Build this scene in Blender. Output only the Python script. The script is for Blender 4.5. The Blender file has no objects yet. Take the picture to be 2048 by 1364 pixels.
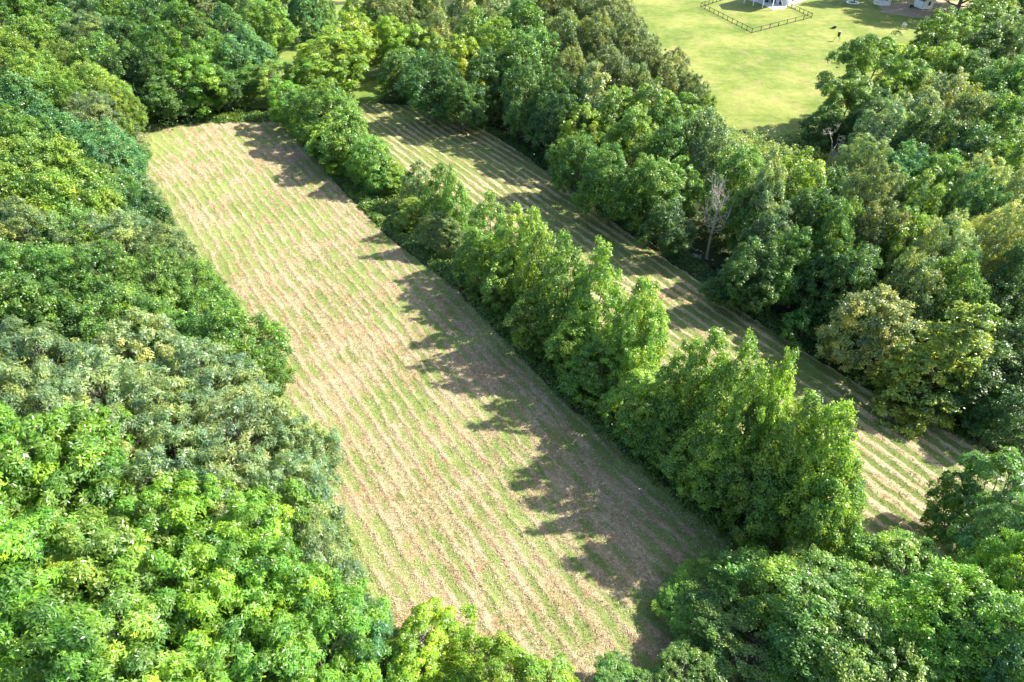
import bpy, math, random
import numpy as np
from mathutils import Vector, noise as mnoise

# ---------------------------------------------------------------- camera, sky, sun, exposure
SC = bpy.context.scene
COL = SC.collection
PITCH = math.radians(40.0); CAM_H = 60.0; FPX = 1365.0     # 24 mm lens on a 36 mm frame, seen as a 2048 px wide photograph
cam = bpy.data.cameras.new('camera'); cam.lens = 24.0; cam.sensor_width = 36.0
cam.clip_start = 0.5; cam.clip_end = 6000
cam_o = bpy.data.objects.new('camera', cam); COL.objects.link(cam_o)
cam_o.location = (0, 0, CAM_H); cam_o.rotation_euler = (math.radians(90) - PITCH, 0, 0)
SC.camera = cam_o

SUN_EL = math.radians(42.5); SUN_AZ = math.atan2(0.975, 0.20)      # measured from +Y towards +X
w = bpy.data.worlds.new("World"); SC.world = w; w.use_nodes = True
nt = w.node_tree
sky = nt.nodes.new('ShaderNodeTexSky'); sky.sky_type = 'NISHITA'; sky.sun_disc = False
sky.sun_elevation = SUN_EL; sky.sun_rotation = SUN_AZ; sky.air_density = 1.0; sky.dust_density = 1.5
bg = nt.nodes['Background']; bg.inputs['Strength'].default_value = 0.125
nt.links.new(sky.outputs[0], bg.inputs[0])
sun = bpy.data.lights.new('sun', 'SUN'); sun.energy = 5.0; sun.angle = math.radians(0.5); sun.color = (1.0, 0.93, 0.80)
sun_o = bpy.data.objects.new('sun', sun); COL.objects.link(sun_o)
sd = Vector((math.sin(SUN_AZ)*math.cos(SUN_EL), math.cos(SUN_AZ)*math.cos(SUN_EL), math.sin(SUN_EL)))
sun_o.rotation_euler = sd.to_track_quat('Z', 'Y').to_euler(); sun_o.location = (60, 40, 120)
SC.view_settings.view_transform = 'Standard'; SC.view_settings.look = 'None'
SC.view_settings.exposure = 1.58; SC.view_settings.gamma = 1.0; SC.view_settings.use_curve_mapping = False
SC.cycles.max_bounces = 6; SC.cycles.diffuse_bounces = 3; SC.cycles.transmission_bounces = 4; SC.cycles.transparent_max_bounces = 4
SC.cycles.caustics_reflective = False; SC.cycles.caustics_refractive = False
try: SC.cycles.use_denoising = True
except Exception: pass

R = random.Random(11); NR = np.random.default_rng(11)
PI = math.pi

# ---------------------------------------------------------------- place: coordinates
AL = (0.55, -0.835); AC = (0.835, 0.55)           # along the swaths (towards the camera) / across them (to the right)
def st(x, y): return (AL[0]*x + AL[1]*y, AC[0]*x + AC[1]*y)
def xy(s, t): return (AL[0]*s + AC[0]*t, AL[1]*s + AC[1]*t)
def sm(a): 
    a = min(1.0, max(0.0, a)); return a*a*(3-2*a)
def hz(x, y):
    s, t = st(x, y)
    z = 24.0 * sm((2.0 - t)/80.0) * (1 - 0.75*sm((y-165)/70.0))
    d = (t - creek_t(s)); z -= 1.1*math.exp(-(d/2.2)**2) * sm((s+190)/40.0)
    z += 5.0 * sm((t - 95)/60.0) * sm((130 - y)/80.0)
    return z
def creek_t(s): return 77.0 + 1.2*math.sin(s*0.055+0.6) + 0.6*math.sin(s*0.13)
def ray(u, v):
    k = (682 - v)/FPX
    return ((u-1024)/FPX, math.cos(PITCH) + k*math.sin(PITCH), -math.sin(PITCH) + k*math.cos(PITCH))
def at(u, v, up=0.0):
    """where the sight line of a photo point meets the surface lying `up` metres above the terrain"""
    d = ray(u, v); a, b = 5.0, 900.0; t = a; step = 2.0
    while t < b:
        x, y, z = d[0]*t, d[1]*t, CAM_H + d[2]*t
        if z <= hz(x, y) + up: break
        t += step
    lo, hi = t-step, t
    for _ in range(14):
        m = (lo+hi)/2
        if CAM_H + d[2]*m <= hz(d[0]*m, d[1]*m) + up: hi = m
        else: lo = m
    return d[0]*hi, d[1]*hi, hi

# ---------------------------------------------------------------- materials
MATS = {}
def nodes(name):
    m = bpy.data.materials.new(name); m.use_nodes = True; n = m.node_tree
    b = n.nodes['Principled BSDF']; return m, n, b
def N(n, t, **kw):
    x = n.nodes.new(t)
    for k, v in kw.items(): setattr(x, k, v)
    return x
def noise_tex(n, vec, scale, detail=4, rough=0.6):
    x = N(n, 'ShaderNodeTexNoise'); x.inputs['Scale'].default_value = scale; x.inputs['Detail'].default_value = detail
    x.inputs['Roughness'].default_value = rough; n.links.new(vec, x.inputs['Vector']); return x.outputs['Fac']
def ramp(n, fac, stops):
    x = N(n, 'ShaderNodeValToRGB'); e = x.color_ramp.elements
    while len(e) < len(stops): e.new(0.5)
    for q, (p, c) in zip(e, stops): q.position = p; q.color = (*c, 1) if len(c) == 3 else c
    n.links.new(fac, x.inputs[0]); return x.outputs[0]
def mixc(n, fac, a, b, mode='MIX'):
    x = N(n, 'ShaderNodeMix', data_type='RGBA', blend_type=mode)
    for sock, val in ((x.inputs['Factor'], fac), (x.inputs[6], a), (x.inputs[7], b)):
        if isinstance(val, (int, float)): sock.default_value = val
        elif isinstance(val, tuple): sock.default_value = (*val, 1)
        else: n.links.new(val, sock)
    return x.outputs[2]
def math_(n, op, a, b=0.0, c=0.0):
    x = N(n, 'ShaderNodeMath', operation=op)
    for i, val in enumerate((a, b, c)):
        if isinstance(val, (int, float)): x.inputs[i].default_value = val
        else: n.links.new(val, x.inputs[i])
    return x.outputs[0]
def bump(n, b, h, strength, dist):
    x = N(n, 'ShaderNodeBump'); x.inputs['Strength'].default_value = strength; x.inputs['Distance'].default_value = dist
    n.links.new(h, x.inputs['Height']); n.links.new(x.outputs[0], b.inputs['Normal'])
def plain(name, col, rough=0.6, var=0.15, scale=6.0, metal=0.0, bumpd=0.0):
    m, n, b = nodes(name)
    tc = N(n, 'ShaderNodeTexCoord'); f = noise_tex(n, tc.outputs['Object'], scale, 5)
    c = ramp(n, f, [(0.3, tuple(v*(1-var) for v in col)), (0.7, tuple(min(1, v*(1+var)) for v in col))])
    n.links.new(c, b.inputs['Base Color']); b.inputs['Roughness'].default_value = rough; b.inputs['Metallic'].default_value = metal
    if bumpd: bump(n, b, f, 0.6, bumpd)
    MATS[name] = m; return m

def leaf_material(name, use_object=True, col=(0.06, 0.12, 0.03)):
    m, n, b = nodes(name)
    if use_object:
        oi = N(n, 'ShaderNodeObjectInfo'); base = oi.outputs['Color']
    else:
        rgb = N(n, 'ShaderNodeRGB'); rgb.outputs[0].default_value = (*col, 1); base = rgb.outputs[0]
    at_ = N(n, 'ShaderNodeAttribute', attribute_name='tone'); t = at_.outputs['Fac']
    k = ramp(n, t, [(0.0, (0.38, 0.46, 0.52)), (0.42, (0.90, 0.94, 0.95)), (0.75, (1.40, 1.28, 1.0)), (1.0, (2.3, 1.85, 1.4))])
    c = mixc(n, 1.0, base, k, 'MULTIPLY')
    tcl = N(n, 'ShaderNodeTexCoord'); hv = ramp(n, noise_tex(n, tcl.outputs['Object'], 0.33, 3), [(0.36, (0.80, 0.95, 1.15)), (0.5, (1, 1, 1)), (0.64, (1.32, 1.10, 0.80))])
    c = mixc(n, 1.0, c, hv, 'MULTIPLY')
    n.links.new(c, b.inputs['Base Color'])
    b.inputs['Roughness'].default_value = 0.38; b.inputs['Specular IOR Level'].default_value = 0.6
    tr = N(n, 'ShaderNodeBsdfTranslucent'); c2 = mixc(n, 1.0, c, (1.7, 1.75, 0.6), 'MULTIPLY'); n.links.new(c2, tr.inputs['Color'])
    mx = N(n, 'ShaderNodeMixShader'); mx.inputs[0].default_value = 0.40
    n.links.new(b.outputs[0], mx.inputs[1]); n.links.new(tr.outputs[0], mx.inputs[2])
    n.links.new(mx.outputs[0], n.nodes['Material Output'].inputs['Surface'])
    MATS[name] = m; return m
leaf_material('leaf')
leaf_material('brush_leaf', False, (0.13, 0.22, 0.045))
leaf_material('understorey_leaf', False, (0.07, 0.14, 0.045))
leaf_material('creek_brush_leaf', False, (0.09, 0.17, 0.05))
leaf_material('thicket_leaf', False, (0.26, 0.34, 0.09))
plain('bark', (0.13, 0.11, 0.09), 0.9, 0.4, 3.0, bumpd=0.02)
plain('dead_wood', (0.38, 0.34, 0.29), 0.85, 0.3, 4.0)

def field_material(name, tan, tan2, green, green2, soil, bias, seed, x0, x1, line):
    """UV: x = swath number across the field, y = metres along it"""
    m, n, b = nodes(name)
    tc = N(n, 'ShaderNodeTexCoord'); P = tc.outputs['Object']
    uv = N(n, 'ShaderNodeUVMap', uv_map='swath'); sx = N(n, 'ShaderNodeSeparateXYZ'); n.links.new(uv.outputs[0], sx.inputs[0])
    off = N(n, 'ShaderNodeVectorMath', operation='ADD'); off.inputs[1].default_value = (seed, seed*2, 0); n.links.new(P, off.inputs[0]); P = off.outputs[0]
    fr = N(n, 'ShaderNodeMath', operation='FRACT'); 
    wob = math_(n, 'MULTIPLY', math_(n, 'SUBTRACT', noise_tex(n, P, 0.45, 3), 0.5), 0.55)
    n.links.new(math_(n, 'ADD', sx.outputs[0], wob), fr.inputs[0])
    dist = math_(n, 'ABSOLUTE', math_(n, 'SUBTRACT', fr.outputs[0], 0.5))            # 0 on the windrow, 0.5 between
    # stretched noise: rows of stubble, patchy along the row
    mp = N(n, 'ShaderNodeCombineXYZ'); n.links.new(math_(n, 'MULTIPLY', sx.outputs[0], 1.0), mp.inputs[0]); n.links.new(math_(n, 'MULTIPLY', sx.outputs[1], 0.16), mp.inputs[1])
    mp.inputs[2].default_value = seed
    patch = noise_tex(n, mp.outputs[0], 1.3, 4, 0.65)
    big = noise_tex(n, P, 0.06, 3)
    fine = noise_tex(n, P, 7.0, 6, 0.75)
    mid = noise_tex(n, P, 1.7, 5, 0.7)
    edge = math_(n, 'MAXIMUM', math_(n, 'SUBTRACT', x0, sx.outputs[0]), math_(n, 'SUBTRACT', sx.outputs[0], x1))
    edge = math_(n, 'MULTIPLY', math_(n, 'MINIMUM', math_(n, 'MAXIMUM', edge, 0.0), 1.5), 0.34)
    bias = math_(n, 'ADD', edge, bias)
    g = math_(n, 'ADD', math_(n, 'MULTIPLY', dist, line), math_(n, 'MULTIPLY', math_(n, 'SUBTRACT', patch, 0.5), 3.8 if line < 2 else 1.8))
    g = math_(n, 'ADD', g, math_(n, 'MULTIPLY', math_(n, 'SUBTRACT', big, 0.5), 2.8))
    g = math_(n, 'ADD', g, math_(n, 'MULTIPLY', math_(n, 'SUBTRACT', mid, 0.5), 1.3))
    g = math_(n, 'ADD', g, math_(n, 'MULTIPLY', math_(n, 'SUBTRACT', fine, 0.5), 1.5))
    mask = ramp(n, math_(n, 'ADD', g, bias), [(0.36, (0, 0, 0)), (0.60, (1, 1, 1))])
    fine2 = noise_tex(n, P, 16.0, 6, 0.8)
    dry = ramp(n, math_(n, 'ADD', math_(n, 'MULTIPLY', fine2, 0.65), math_(n, 'MULTIPLY', mid, 0.35)), [(0.36, soil), (0.47, tan2), (0.56, tan), (0.70, tuple(min(1, v*1.45) for v in tan))])
    pink = noise_tex(n, P, 0.22, 4)
    dry = mixc(n, ramp(n, pink, [(0.45, (0, 0, 0)), (0.62, (0.75, 0.75, 0.75))]), dry, mixc(n, 1.0, dry, (0.90, 0.76, 0.69), 'MULTIPLY'))
    grn = ramp(n, math_(n, 'ADD', math_(n, 'MULTIPLY', fine2, 0.6), math_(n, 'MULTIPLY', big, 0.4)), [(0.36, green2), (0.56, green), (0.68, tuple(min(1, v*1.35) for v in green))])
    c = mixc(n, mask, dry, grn)
    n.links.new(c, b.inputs['Base Color']); b.inputs['Roughness'].default_value = 0.9; b.inputs['Specular IOR Level'].default_value = 0.15
    hgt = math_(n, 'ADD', math_(n, 'MULTIPLY', fine, 0.6), math_(n, 'MULTIPLY', fine2, 0.5))
    bump(n, b, hgt, 0.75, 0.12)
    MATS[name] = m; return m
field_material('mown_hay', (0.42, 0.340, 0.210), (0.27, 0.205, 0.125), (0.20, 0.245, 0.075), (0.10, 0.135, 0.035), (0.13, 0.09, 0.055), 0.09, 3.0, 6.8, 21.8, 1.2)
field_material('strip_hay', (0.52, 0.43, 0.27), (0.34, 0.26, 0.15), (0.17, 0.21, 0.06), (0.08, 0.11, 0.03), (0.12, 0.085, 0.055), -0.04, 31.0, -50, 90, 3.1)

def grass_material(name, a, b_, c_, dirt=None):
    m, n, b = nodes(name)
    tc = N(n, 'ShaderNodeTexCoord'); P = tc.outputs['Object']
    big = noise_tex(n, P, 0.045, 4, 0.6); mid = noise_tex(n, P, 0.45, 5, 0.65); fine = noise_tex(n, P, 4.0, 6, 0.8)
    f = math_(n, 'ADD', math_(n, 'MULTIPLY', big, 0.5), math_(n, 'ADD', math_(n, 'MULTIPLY', mid, 0.25), math_(n, 'MULTIPLY', fine, 0.25)))
    c = ramp(n, f, [(0.42, a), (0.5, b_), (0.58, c_)])
    if dirt:
        dn = noise_tex(n, P, 0.16, 5, 0.7)
        c = mixc(n, ramp(n, dn, [(0.54, (0, 0, 0)), (0.68, (0.75, 0.75, 0.75))]), c, dirt)
    n.links.new(c, b.inputs['Base Color']); b.inputs['Roughness'].default_value = 0.9; b.inputs['Specular IOR Level'].default_value = 0.2
    bump(n, b, math_(n, 'ADD', fine, math_(n, 'MULTIPLY', mid, 1.2)), 0.6, 0.12)
    MATS[name] = m; return m
grass_material('lawn_grass', (0.085, 0.135, 0.022), (0.150, 0.19, 0.035), (0.235, 0.245, 0.07), (0.25, 0.20, 0.09))
grass_material('meadow_grass', (0.09, 0.15, 0.03), (0.14, 0.20, 0.04), (0.20, 0.23, 0.06))
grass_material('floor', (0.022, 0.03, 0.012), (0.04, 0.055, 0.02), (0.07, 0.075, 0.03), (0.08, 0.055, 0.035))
plain('bare_soil', (0.33, 0.24, 0.165), 0.95, 0.35, 2.0, bumpd=0.05)
plain('stone', (0.36, 0.34, 0.32), 0.85, 0.3, 2.0, bumpd=0.03)
plain('white_paint', (0.78, 0.79, 0.80), 0.5, 0.04)
plain('concrete', (0.62, 0.61, 0.58), 0.8, 0.08)
plain('black_wood', (0.035, 0.03, 0.028), 0.7, 0.3)
plain('dark_metal', (0.02, 0.02, 0.022), 0.4, 0.2)
plain('roofing', (0.10, 0.10, 0.11), 0.85, 0.25, 20.0)
plain('dark_glass', (0.02, 0.03, 0.035), 0.08, 0.1)
plain('grey_siding', (0.62, 0.63, 0.67), 0.6, 0.05)
m, n, b = nodes('water'); b.inputs['Base Color'].default_value = (0.02, 0.025, 0.02, 1); b.inputs['Roughness'].default_value = 0.06
tc = N(n, 'ShaderNodeTexCoord'); bump(n, b, noise_tex(n, tc.outputs['Object'], 3.0, 3), 0.25, 0.05); MATS['water'] = m

# ---------------------------------------------------------------- mesh helpers
def np_mesh(name, verts, quads, mat, tone=None, tris=None, smooth=False):
    me = bpy.data.meshes.new(name)
    verts = np.asarray(verts, dtype=np.float32); me.vertices.add(len(verts)); me.vertices.foreach_set('co', verts.ravel())
    nq = 0 if quads is None else len(quads); ntr = 0 if tris is None else len(tris)
    idx = []; starts = []; tot = []
    if nq: idx.append(np.asarray(quads, dtype=np.int32).ravel()); starts.append(np.arange(nq, dtype=np.int32)*4); tot.append(np.full(nq, 4, dtype=np.int32))
    if ntr: idx.append(np.asarray(tris, dtype=np.int32).ravel()); starts.append(nq*4 + np.arange(ntr, dtype=np.int32)*3); tot.append(np.full(ntr, 3, dtype=np.int32))
    idx = np.concatenate(idx); me.loops.add(len(idx)); me.loops.foreach_set('vertex_index', idx)
    me.polygons.add(nq+ntr); me.polygons.foreach_set('loop_start', np.concatenate(starts)); me.polygons.foreach_set('loop_total', np.concatenate(tot))
    if smooth: me.polygons.foreach_set('use_smooth', np.ones(nq+ntr, dtype=bool))
    if tone is not None:
        a = me.attributes.new('tone', 'FLOAT', 'POINT'); a.data.foreach_set('value', np.asarray(tone, dtype=np.float32))
    me.update(calc_edges=True)
    me.materials.append(MATS[mat]); return me
def link(name, me, parent=None):
    o = bpy.data.objects.new(name, me); COL.objects.link(o)
    if parent: o.parent = parent
    return o
def tag(o, label=None, cat=None, group=None, kind=None):
    if label: o['label'] = label
    if cat: o['category'] = cat
    if group: o['group'] = group
    if kind: o['kind'] = kind
    return o
def empty(name, loc, rz=0.0, scale=(1, 1, 1)):
    o = bpy.data.objects.new(name, None); COL.objects.link(o); o.location = loc; o.rotation_euler = (0, 0, rz); o.scale = scale
    o.empty_display_size = 0.5; return o

class MB:
    """collects boxes, bars and tubes; build() links them as one mesh object"""
    def __init__(s): s.v = []; s.f = []
    def add(s, vs, fs):
        k = len(s.v); s.v += [tuple(p) for p in vs]; s.f += [tuple(i+k for i in q) for q in fs]; return s
    def box(s, x0, x1, y0, y1, z0, z1):
        return s.add([(x, y, z) for z in (z0, z1) for y in (y0, y1) for x in (x0, x1)],
                     [(0, 2, 3, 1), (4, 5, 7, 6), (0, 1, 5, 4), (2, 6, 7, 3), (0, 4, 6, 2), (1, 3, 7, 5)])
    def tube(s, pts, rads, n=6, cap=True):
        k0 = len(s.v); pts = [Vector(p) for p in pts]
        for i, p in enumerate(pts):
            d = (pts[min(i+1, len(pts)-1)] - pts[max(i-1, 0)]).normalized()
            a = d.cross(Vector((0.3, 1, 0.2))).normalized(); b = d.cross(a)
            for j in range(n):
                q = 2*PI*j/n; s.v.append(tuple(p + (a*math.cos(q) + b*math.sin(q))*rads[i]))
        for i in range(len(pts)-1):
            for j in range(n):
                s.f.append((k0+i*n+j, k0+i*n+(j+1) % n, k0+(i+1)*n+(j+1) % n, k0+(i+1)*n+j))
        if cap: s.f.append(tuple(k0+j for j in range(n))[::-1]); s.f.append(tuple(k0+(len(pts)-1)*n+j for j in range(n)))
        return s
    def bar(s, p0, p1, wd, ht):
        p0 = Vector(p0); p1 = Vector(p1); d = (p1-p0).normalized()
        a = d.cross(Vector((0, 0, 1))); a = (a.normalized() if a.length > 1e-4 else Vector((1, 0, 0)))*wd/2; b = a.cross(d).normalized()*ht/2
        vs = [p + sa*a + sb*b for p in (p0, p1) for sb in (-1, 1) for sa in (-1, 1)]
        return s.add(vs, [(0, 1, 3, 2), (4, 6, 7, 5), (0, 4, 5, 1), (2, 3, 7, 6), (0, 2, 6, 4), (1, 5, 7, 3)])
    def mesh(s, name, mat, smooth=False):
        me = bpy.data.meshes.new(name); me.from_pydata(s.v, [], s.f); me.materials.append(MATS[mat])
        if smooth: me.polygons.foreach_set('use_smooth', [True]*len(me.polygons))
        me.update(); return me
    def build(s, name, mat, parent=None, smooth=False): return link(name, s.mesh(name, mat, smooth), parent)

def unit(a): return a/np.maximum(np.linalg.norm(a, axis=1, keepdims=True), 1e-6)
def leaves(pos, nor, L, W, tang=None, tone=None):
    """one folded rhombic leaf per row"""
    n = len(pos); r = NR.normal(size=(n, 3)) if tang is None else tang
    nor = unit(nor); t = unit(r - nor*np.sum(r*nor, axis=1, keepdims=True)); b = np.cross(nor, t)
    L = np.broadcast_to(np.asarray(L, dtype=float).reshape(-1, 1), (n, 1)); W = np.broadcast_to(np.asarray(W, dtype=float).reshape(-1, 1), (n, 1))
    v = np.stack([pos - t*L*0.5, pos + b*W*0.5 + nor*W*0.18, pos + t*L*0.5, pos - b*W*0.5 + nor*W*0.18], axis=1)
    q = np.arange(n*4, dtype=np.int32).reshape(n, 4)
    return v.reshape(-1, 3), q, np.repeat(tone, 4)

# ---------------------------------------------------------------- tree prototypes
PROF = {
    'dome':  lambda u: math.sqrt(max(0, 1-(max(0, u-0.25)/0.77)**2)) * (0.62+0.38*min(1, u/0.3)),
    'oval':  lambda u: math.sin(PI*min(1, (0.12+0.88*u))**0.85)**0.75 if u < 1 else 0,
    'point': lambda u: (0.80+0.20*min(1, u/0.25)) * (1-max(0, (u-0.35)/0.68)**2.3),
    'cone':  lambda u: 1.02 - 0.86*u**1.15,
    'cedar': lambda u: (1-u)**0.75*0.95+0.05,
    'spread': lambda u: 0.75*math.sqrt(max(0, 1-(max(0, u-0.45)/0.57)**2)) + 0.28*math.sin(PI*u),
}
def crown_points(prof, Hc0, H, Rr, ncl, rc, seed, inner=0.5, lobes=0.25):
    rg = random.Random(seed); out = []; ph = [rg.uniform(0, 2*PI) for _ in range(5)]; tries = 0
    while len(out) < ncl and tries < ncl*40:
        tries += 1
        u = rg.random()**0.85; a = rg.uniform(0, 2*PI)
        pr = PROF[prof](u)
        if rg.random() > pr+0.15: continue
        lob = 1 + lobes*math.sin(2*a+ph[0]+3*u) + lobes*0.7*math.sin(3*a+ph[1]-4*u) + lobes*0.5*math.sin(5*a+ph[2])
        rr = pr*Rr*lob*(inner + (1-inner)*rg.random()**0.45)
        z = Hc0 + (H-Hc0)*u*(0.97 + 0.07*math.sin(2*a+ph[3]) + rg.uniform(-0.03, 0.03))
        c = (rr*math.cos(a), rr*math.sin(a), z); r = rc*rg.uniform(0.7, 1.3)*(0.75+0.25*pr)
        if all((c[0]-o[0][0])**2 + (c[1]-o[0][1])**2 + (c[2]-o[0][2])**2 > (0.62*(r+o[1])*0.75)**2 for o in out): out.append((c, r))
    out.append(((rg.uniform(-.3, .3), rg.uniform(-.3, .3), H - rc*0.5), rc*0.75))
    return out
def make_crown(name, clumps, per, L, W, seed, mode='leaf', flat=0.75, Rr=5.0, zmid=8.0, tones=0.5):
    global NR
    NR = np.random.default_rng(seed)
    VV, TT = [], []
    for (c, r) in clumps:
        c = np.array(c); k = int(per*(r**2)); k = max(k, 25)
        outw = np.array([c[0], c[1], (c[2]-zmid)*0.6]); outw = outw/max(1e-3, np.linalg.norm(outw))
        d = NR.normal(size=(k, 3)) + outw*0.75 + np.array([0, 0, 0.55]); d = unit(d)
        rad = r*(0.62 + 0.42*NR.random((k, 1)))*(1+0.22*np.sin(d[:, :1]*5+c[0])*np.cos(d[:, 1:2]*6+c[1]))
        pos = c + d*rad*np.array([1, 1, flat])
        if mode == 'leaf':
            nt_ = 11; td = unit(NR.normal(size=(nt_, 3)) + outw*0.8 + np.array([0, 0, 0.6])); tr_ = r*NR.uniform(0.5, 1.2, (nt_, 1))
            wi = NR.integers(0, nt_, k); g_ = NR.normal(size=(k, 3))*0.21*r
            pos = c + (td[wi]*tr_[wi] + g_)*np.array([1, 1, flat+0.1]); d = unit(td[wi]*0.7 + g_/(0.21*r)*0.35)
            tt_ = NR.normal(size=nt_)[wi]*0.10
        ct = 0.42 + tones*(NR.random()-0.5)*0.55
        if mode == 'leaf':
            nor = d*0.55 + np.array([0, 0, 0.55]) + NR.normal(size=(k, 3))*0.42
            s = NR.uniform(0.7, 1.3, k)
            tone = np.clip(ct + tt_ + NR.normal(size=k)*0.19, 0, 1)
            v, q, t = leaves(pos, nor, L*s, W*s, None, tone)
        else:
            m_ = 6; kk = max(8, k//m_); d = d[:kk]; pos = pos[:kk]
            ax = unit(d + NR.normal(size=(kk, 3))*0.35 + np.array([0, 0, 0.25]))
            rnd = NR.normal(size=(kk, m_, 3)); axx = ax[:, None, :]
            rad_ = rnd - axx*np.sum(rnd*axx, axis=2, keepdims=True); rad_ /= np.maximum(np.linalg.norm(rad_, axis=2, keepdims=True), 1e-4)
            tg = rad_*0.9 + axx*0.35 + np.array([0, 0, -0.22 if mode == 'droop' else 0.0]); tg /= np.linalg.norm(tg, axis=2, keepdims=True)
            s = NR.uniform(0.75, 1.3, (kk, m_, 1))
            pp = (pos[:, None, :] + tg*L*0.55*s).reshape(-1, 3); nn = (axx*0.8 + NR.normal(size=(kk, m_, 3))*0.25 + np.array([0, 0, .25])).reshape(-1, 3)
            tone = np.clip(ct + np.repeat(NR.normal(size=kk)*0.13, m_) + NR.normal(size=kk*m_)*0.08, 0, 1)
            v, q, t = leaves(pp, nn, (L*s).ravel(), (W*s).ravel(), tg.reshape(-1, 3), tone)
        VV.append(v); TT.append(t)
    v = np.concatenate(VV); q = np.arange(len(v), dtype=np.int32).reshape(-1, 4)
    return np_mesh(name, v, q, 'leaf', np.concatenate(TT))
def make_trunk(name, clumps, H, seed, r0=0.28, limbs=26, mat='bark', top=0.8):
    rg = random.Random(seed); mb = MB(); n = 7; px = [0, 0]; ax = []
    for i in range(n+1):
        f = i/n; ax.append((px[0], px[1], H*top*f)); px = [px[0]+rg.uniform(-.16, .16), px[1]+rg.uniform(-.16, .16)]
    ax[0] = (0, 0, -0.5)
    mb.tube(ax, [r0*1.25] + [r0*(1-0.85*i/n) for i in range(1, n+1)], 7)
    for (c, r) in rg.sample(clumps, min(limbs, len(clumps))):
        hd = math.hypot(c[0], c[1]); z0 = max(0.12*H, min(H*top*0.95, c[2]-hd*0.75))
        f = z0/(H*top)*n; i = min(n-1, int(f)); a = Vector(ax[i]).lerp(Vector(ax[i+1]), f-i); a.z = z0
        e = Vector(c); m1 = a.lerp(e, 0.4) + Vector((rg.uniform(-.2, .2), rg.uniform(-.2, .2), -0.1*hd)); m2 = a.lerp(e, 0.75) + Vector((rg.uniform(-.2, .2), rg.uniform(-.2, .2), 0))
        rr = r0*(0.42*(1-z0/H)+0.12)
        mb.tube([a, m1, m2, e], [rr, rr*0.7, rr*0.45, rr*0.15], 4)
        for _ in range(3):
            e2 = e + Vector((rg.gauss(0, 1), rg.gauss(0, 1), rg.gauss(0.2, .7)))*r*0.8
            mb.tube([m2, e2], [rr*0.3, rr*0.06], 3)
    return mb.mesh(name, mat)

PROTO = {}      # kind -> list of (crown mesh, trunk mesh, crown radius, height)
def proto(kind, prof, H, Rr, base, ncl, rc, per, L, W, seeds, mode='leaf', flat=0.75, inner=0.5, lobes=0.2, tones=0.5, limbs=26, r0=0.28):
    L_ = []
    for sd_ in seeds:
        cl = crown_points(prof, H*base, H, Rr, ncl, rc, sd_, inner, lobes)
        L_.append((make_crown(kind+'_crown', cl, per, L, W, sd_, mode, flat, Rr, H*0.5, tones), make_trunk(kind+'_trunk', cl, H, sd_+5, r0, limbs), Rr, H))
    PROTO[kind] = L_
proto('M', 'dome', 15, 5.2, 0.20, 165, 1.0, 270, 0.26, 0.18, (101, 102, 103, 104), lobes=0.32, inner=0.42, tones=0.8)
proto('O', 'oval', 15, 4.6, 0.06, 150, 0.95, 300, 0.25, 0.18, (111, 112), lobes=0.24, tones=0.8)
proto('P', 'point', 12, 2.9, 0.03, 120, 0.72, 420, 0.20, 0.16, (121, 122, 123, 124), lobes=0.16, limbs=20, r0=0.16, flat=0.9)
proto('N', 'dome', 16, 6.0, 0.26, 135, 1.05, 400, 0.36, 0.11, (131, 132, 133), mode='spray', lobes=0.42, inner=0.5, tones=1.1)
proto('S', 'dome', 16, 6.0, 0.28, 230, 0.85, 250, 0.40, 0.10, (141, 142, 143), mode='droop', lobes=0.22, inner=0.4, limbs=110, tones=0.9)
proto('W', 'spread', 13, 4.6, 0.15, 100, 0.85, 330, 0.40, 0.13, (151, 152), mode='spray', lobes=0.26, inner=0.35, limbs=50, tones=0.7)
proto('K', 'cone', 14, 5.4, 0.04, 190, 0.9, 260, 0.30, 0.22, (161,), flat=0.42, inner=0.45, limbs=40)
proto('C', 'cedar', 9, 2.0, 0.04, 90, 0.5, 420, 0.20, 0.07, (171,), mode='spray', limbs=20, r0=0.14)
proto('U', 'dome', 4, 2.2, 0.02, 40, 0.6, 330, 0.22, 0.15, (181, 182), r0=0.06, limbs=10, lobes=0.3)
proto('Q', 'dome', 17, 6.4, 0.25, 300, 0.9, 330, 0.25, 0.13, (191, 192), lobes=0.2, inner=0.5, limbs=50, tones=0.8)

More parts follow.
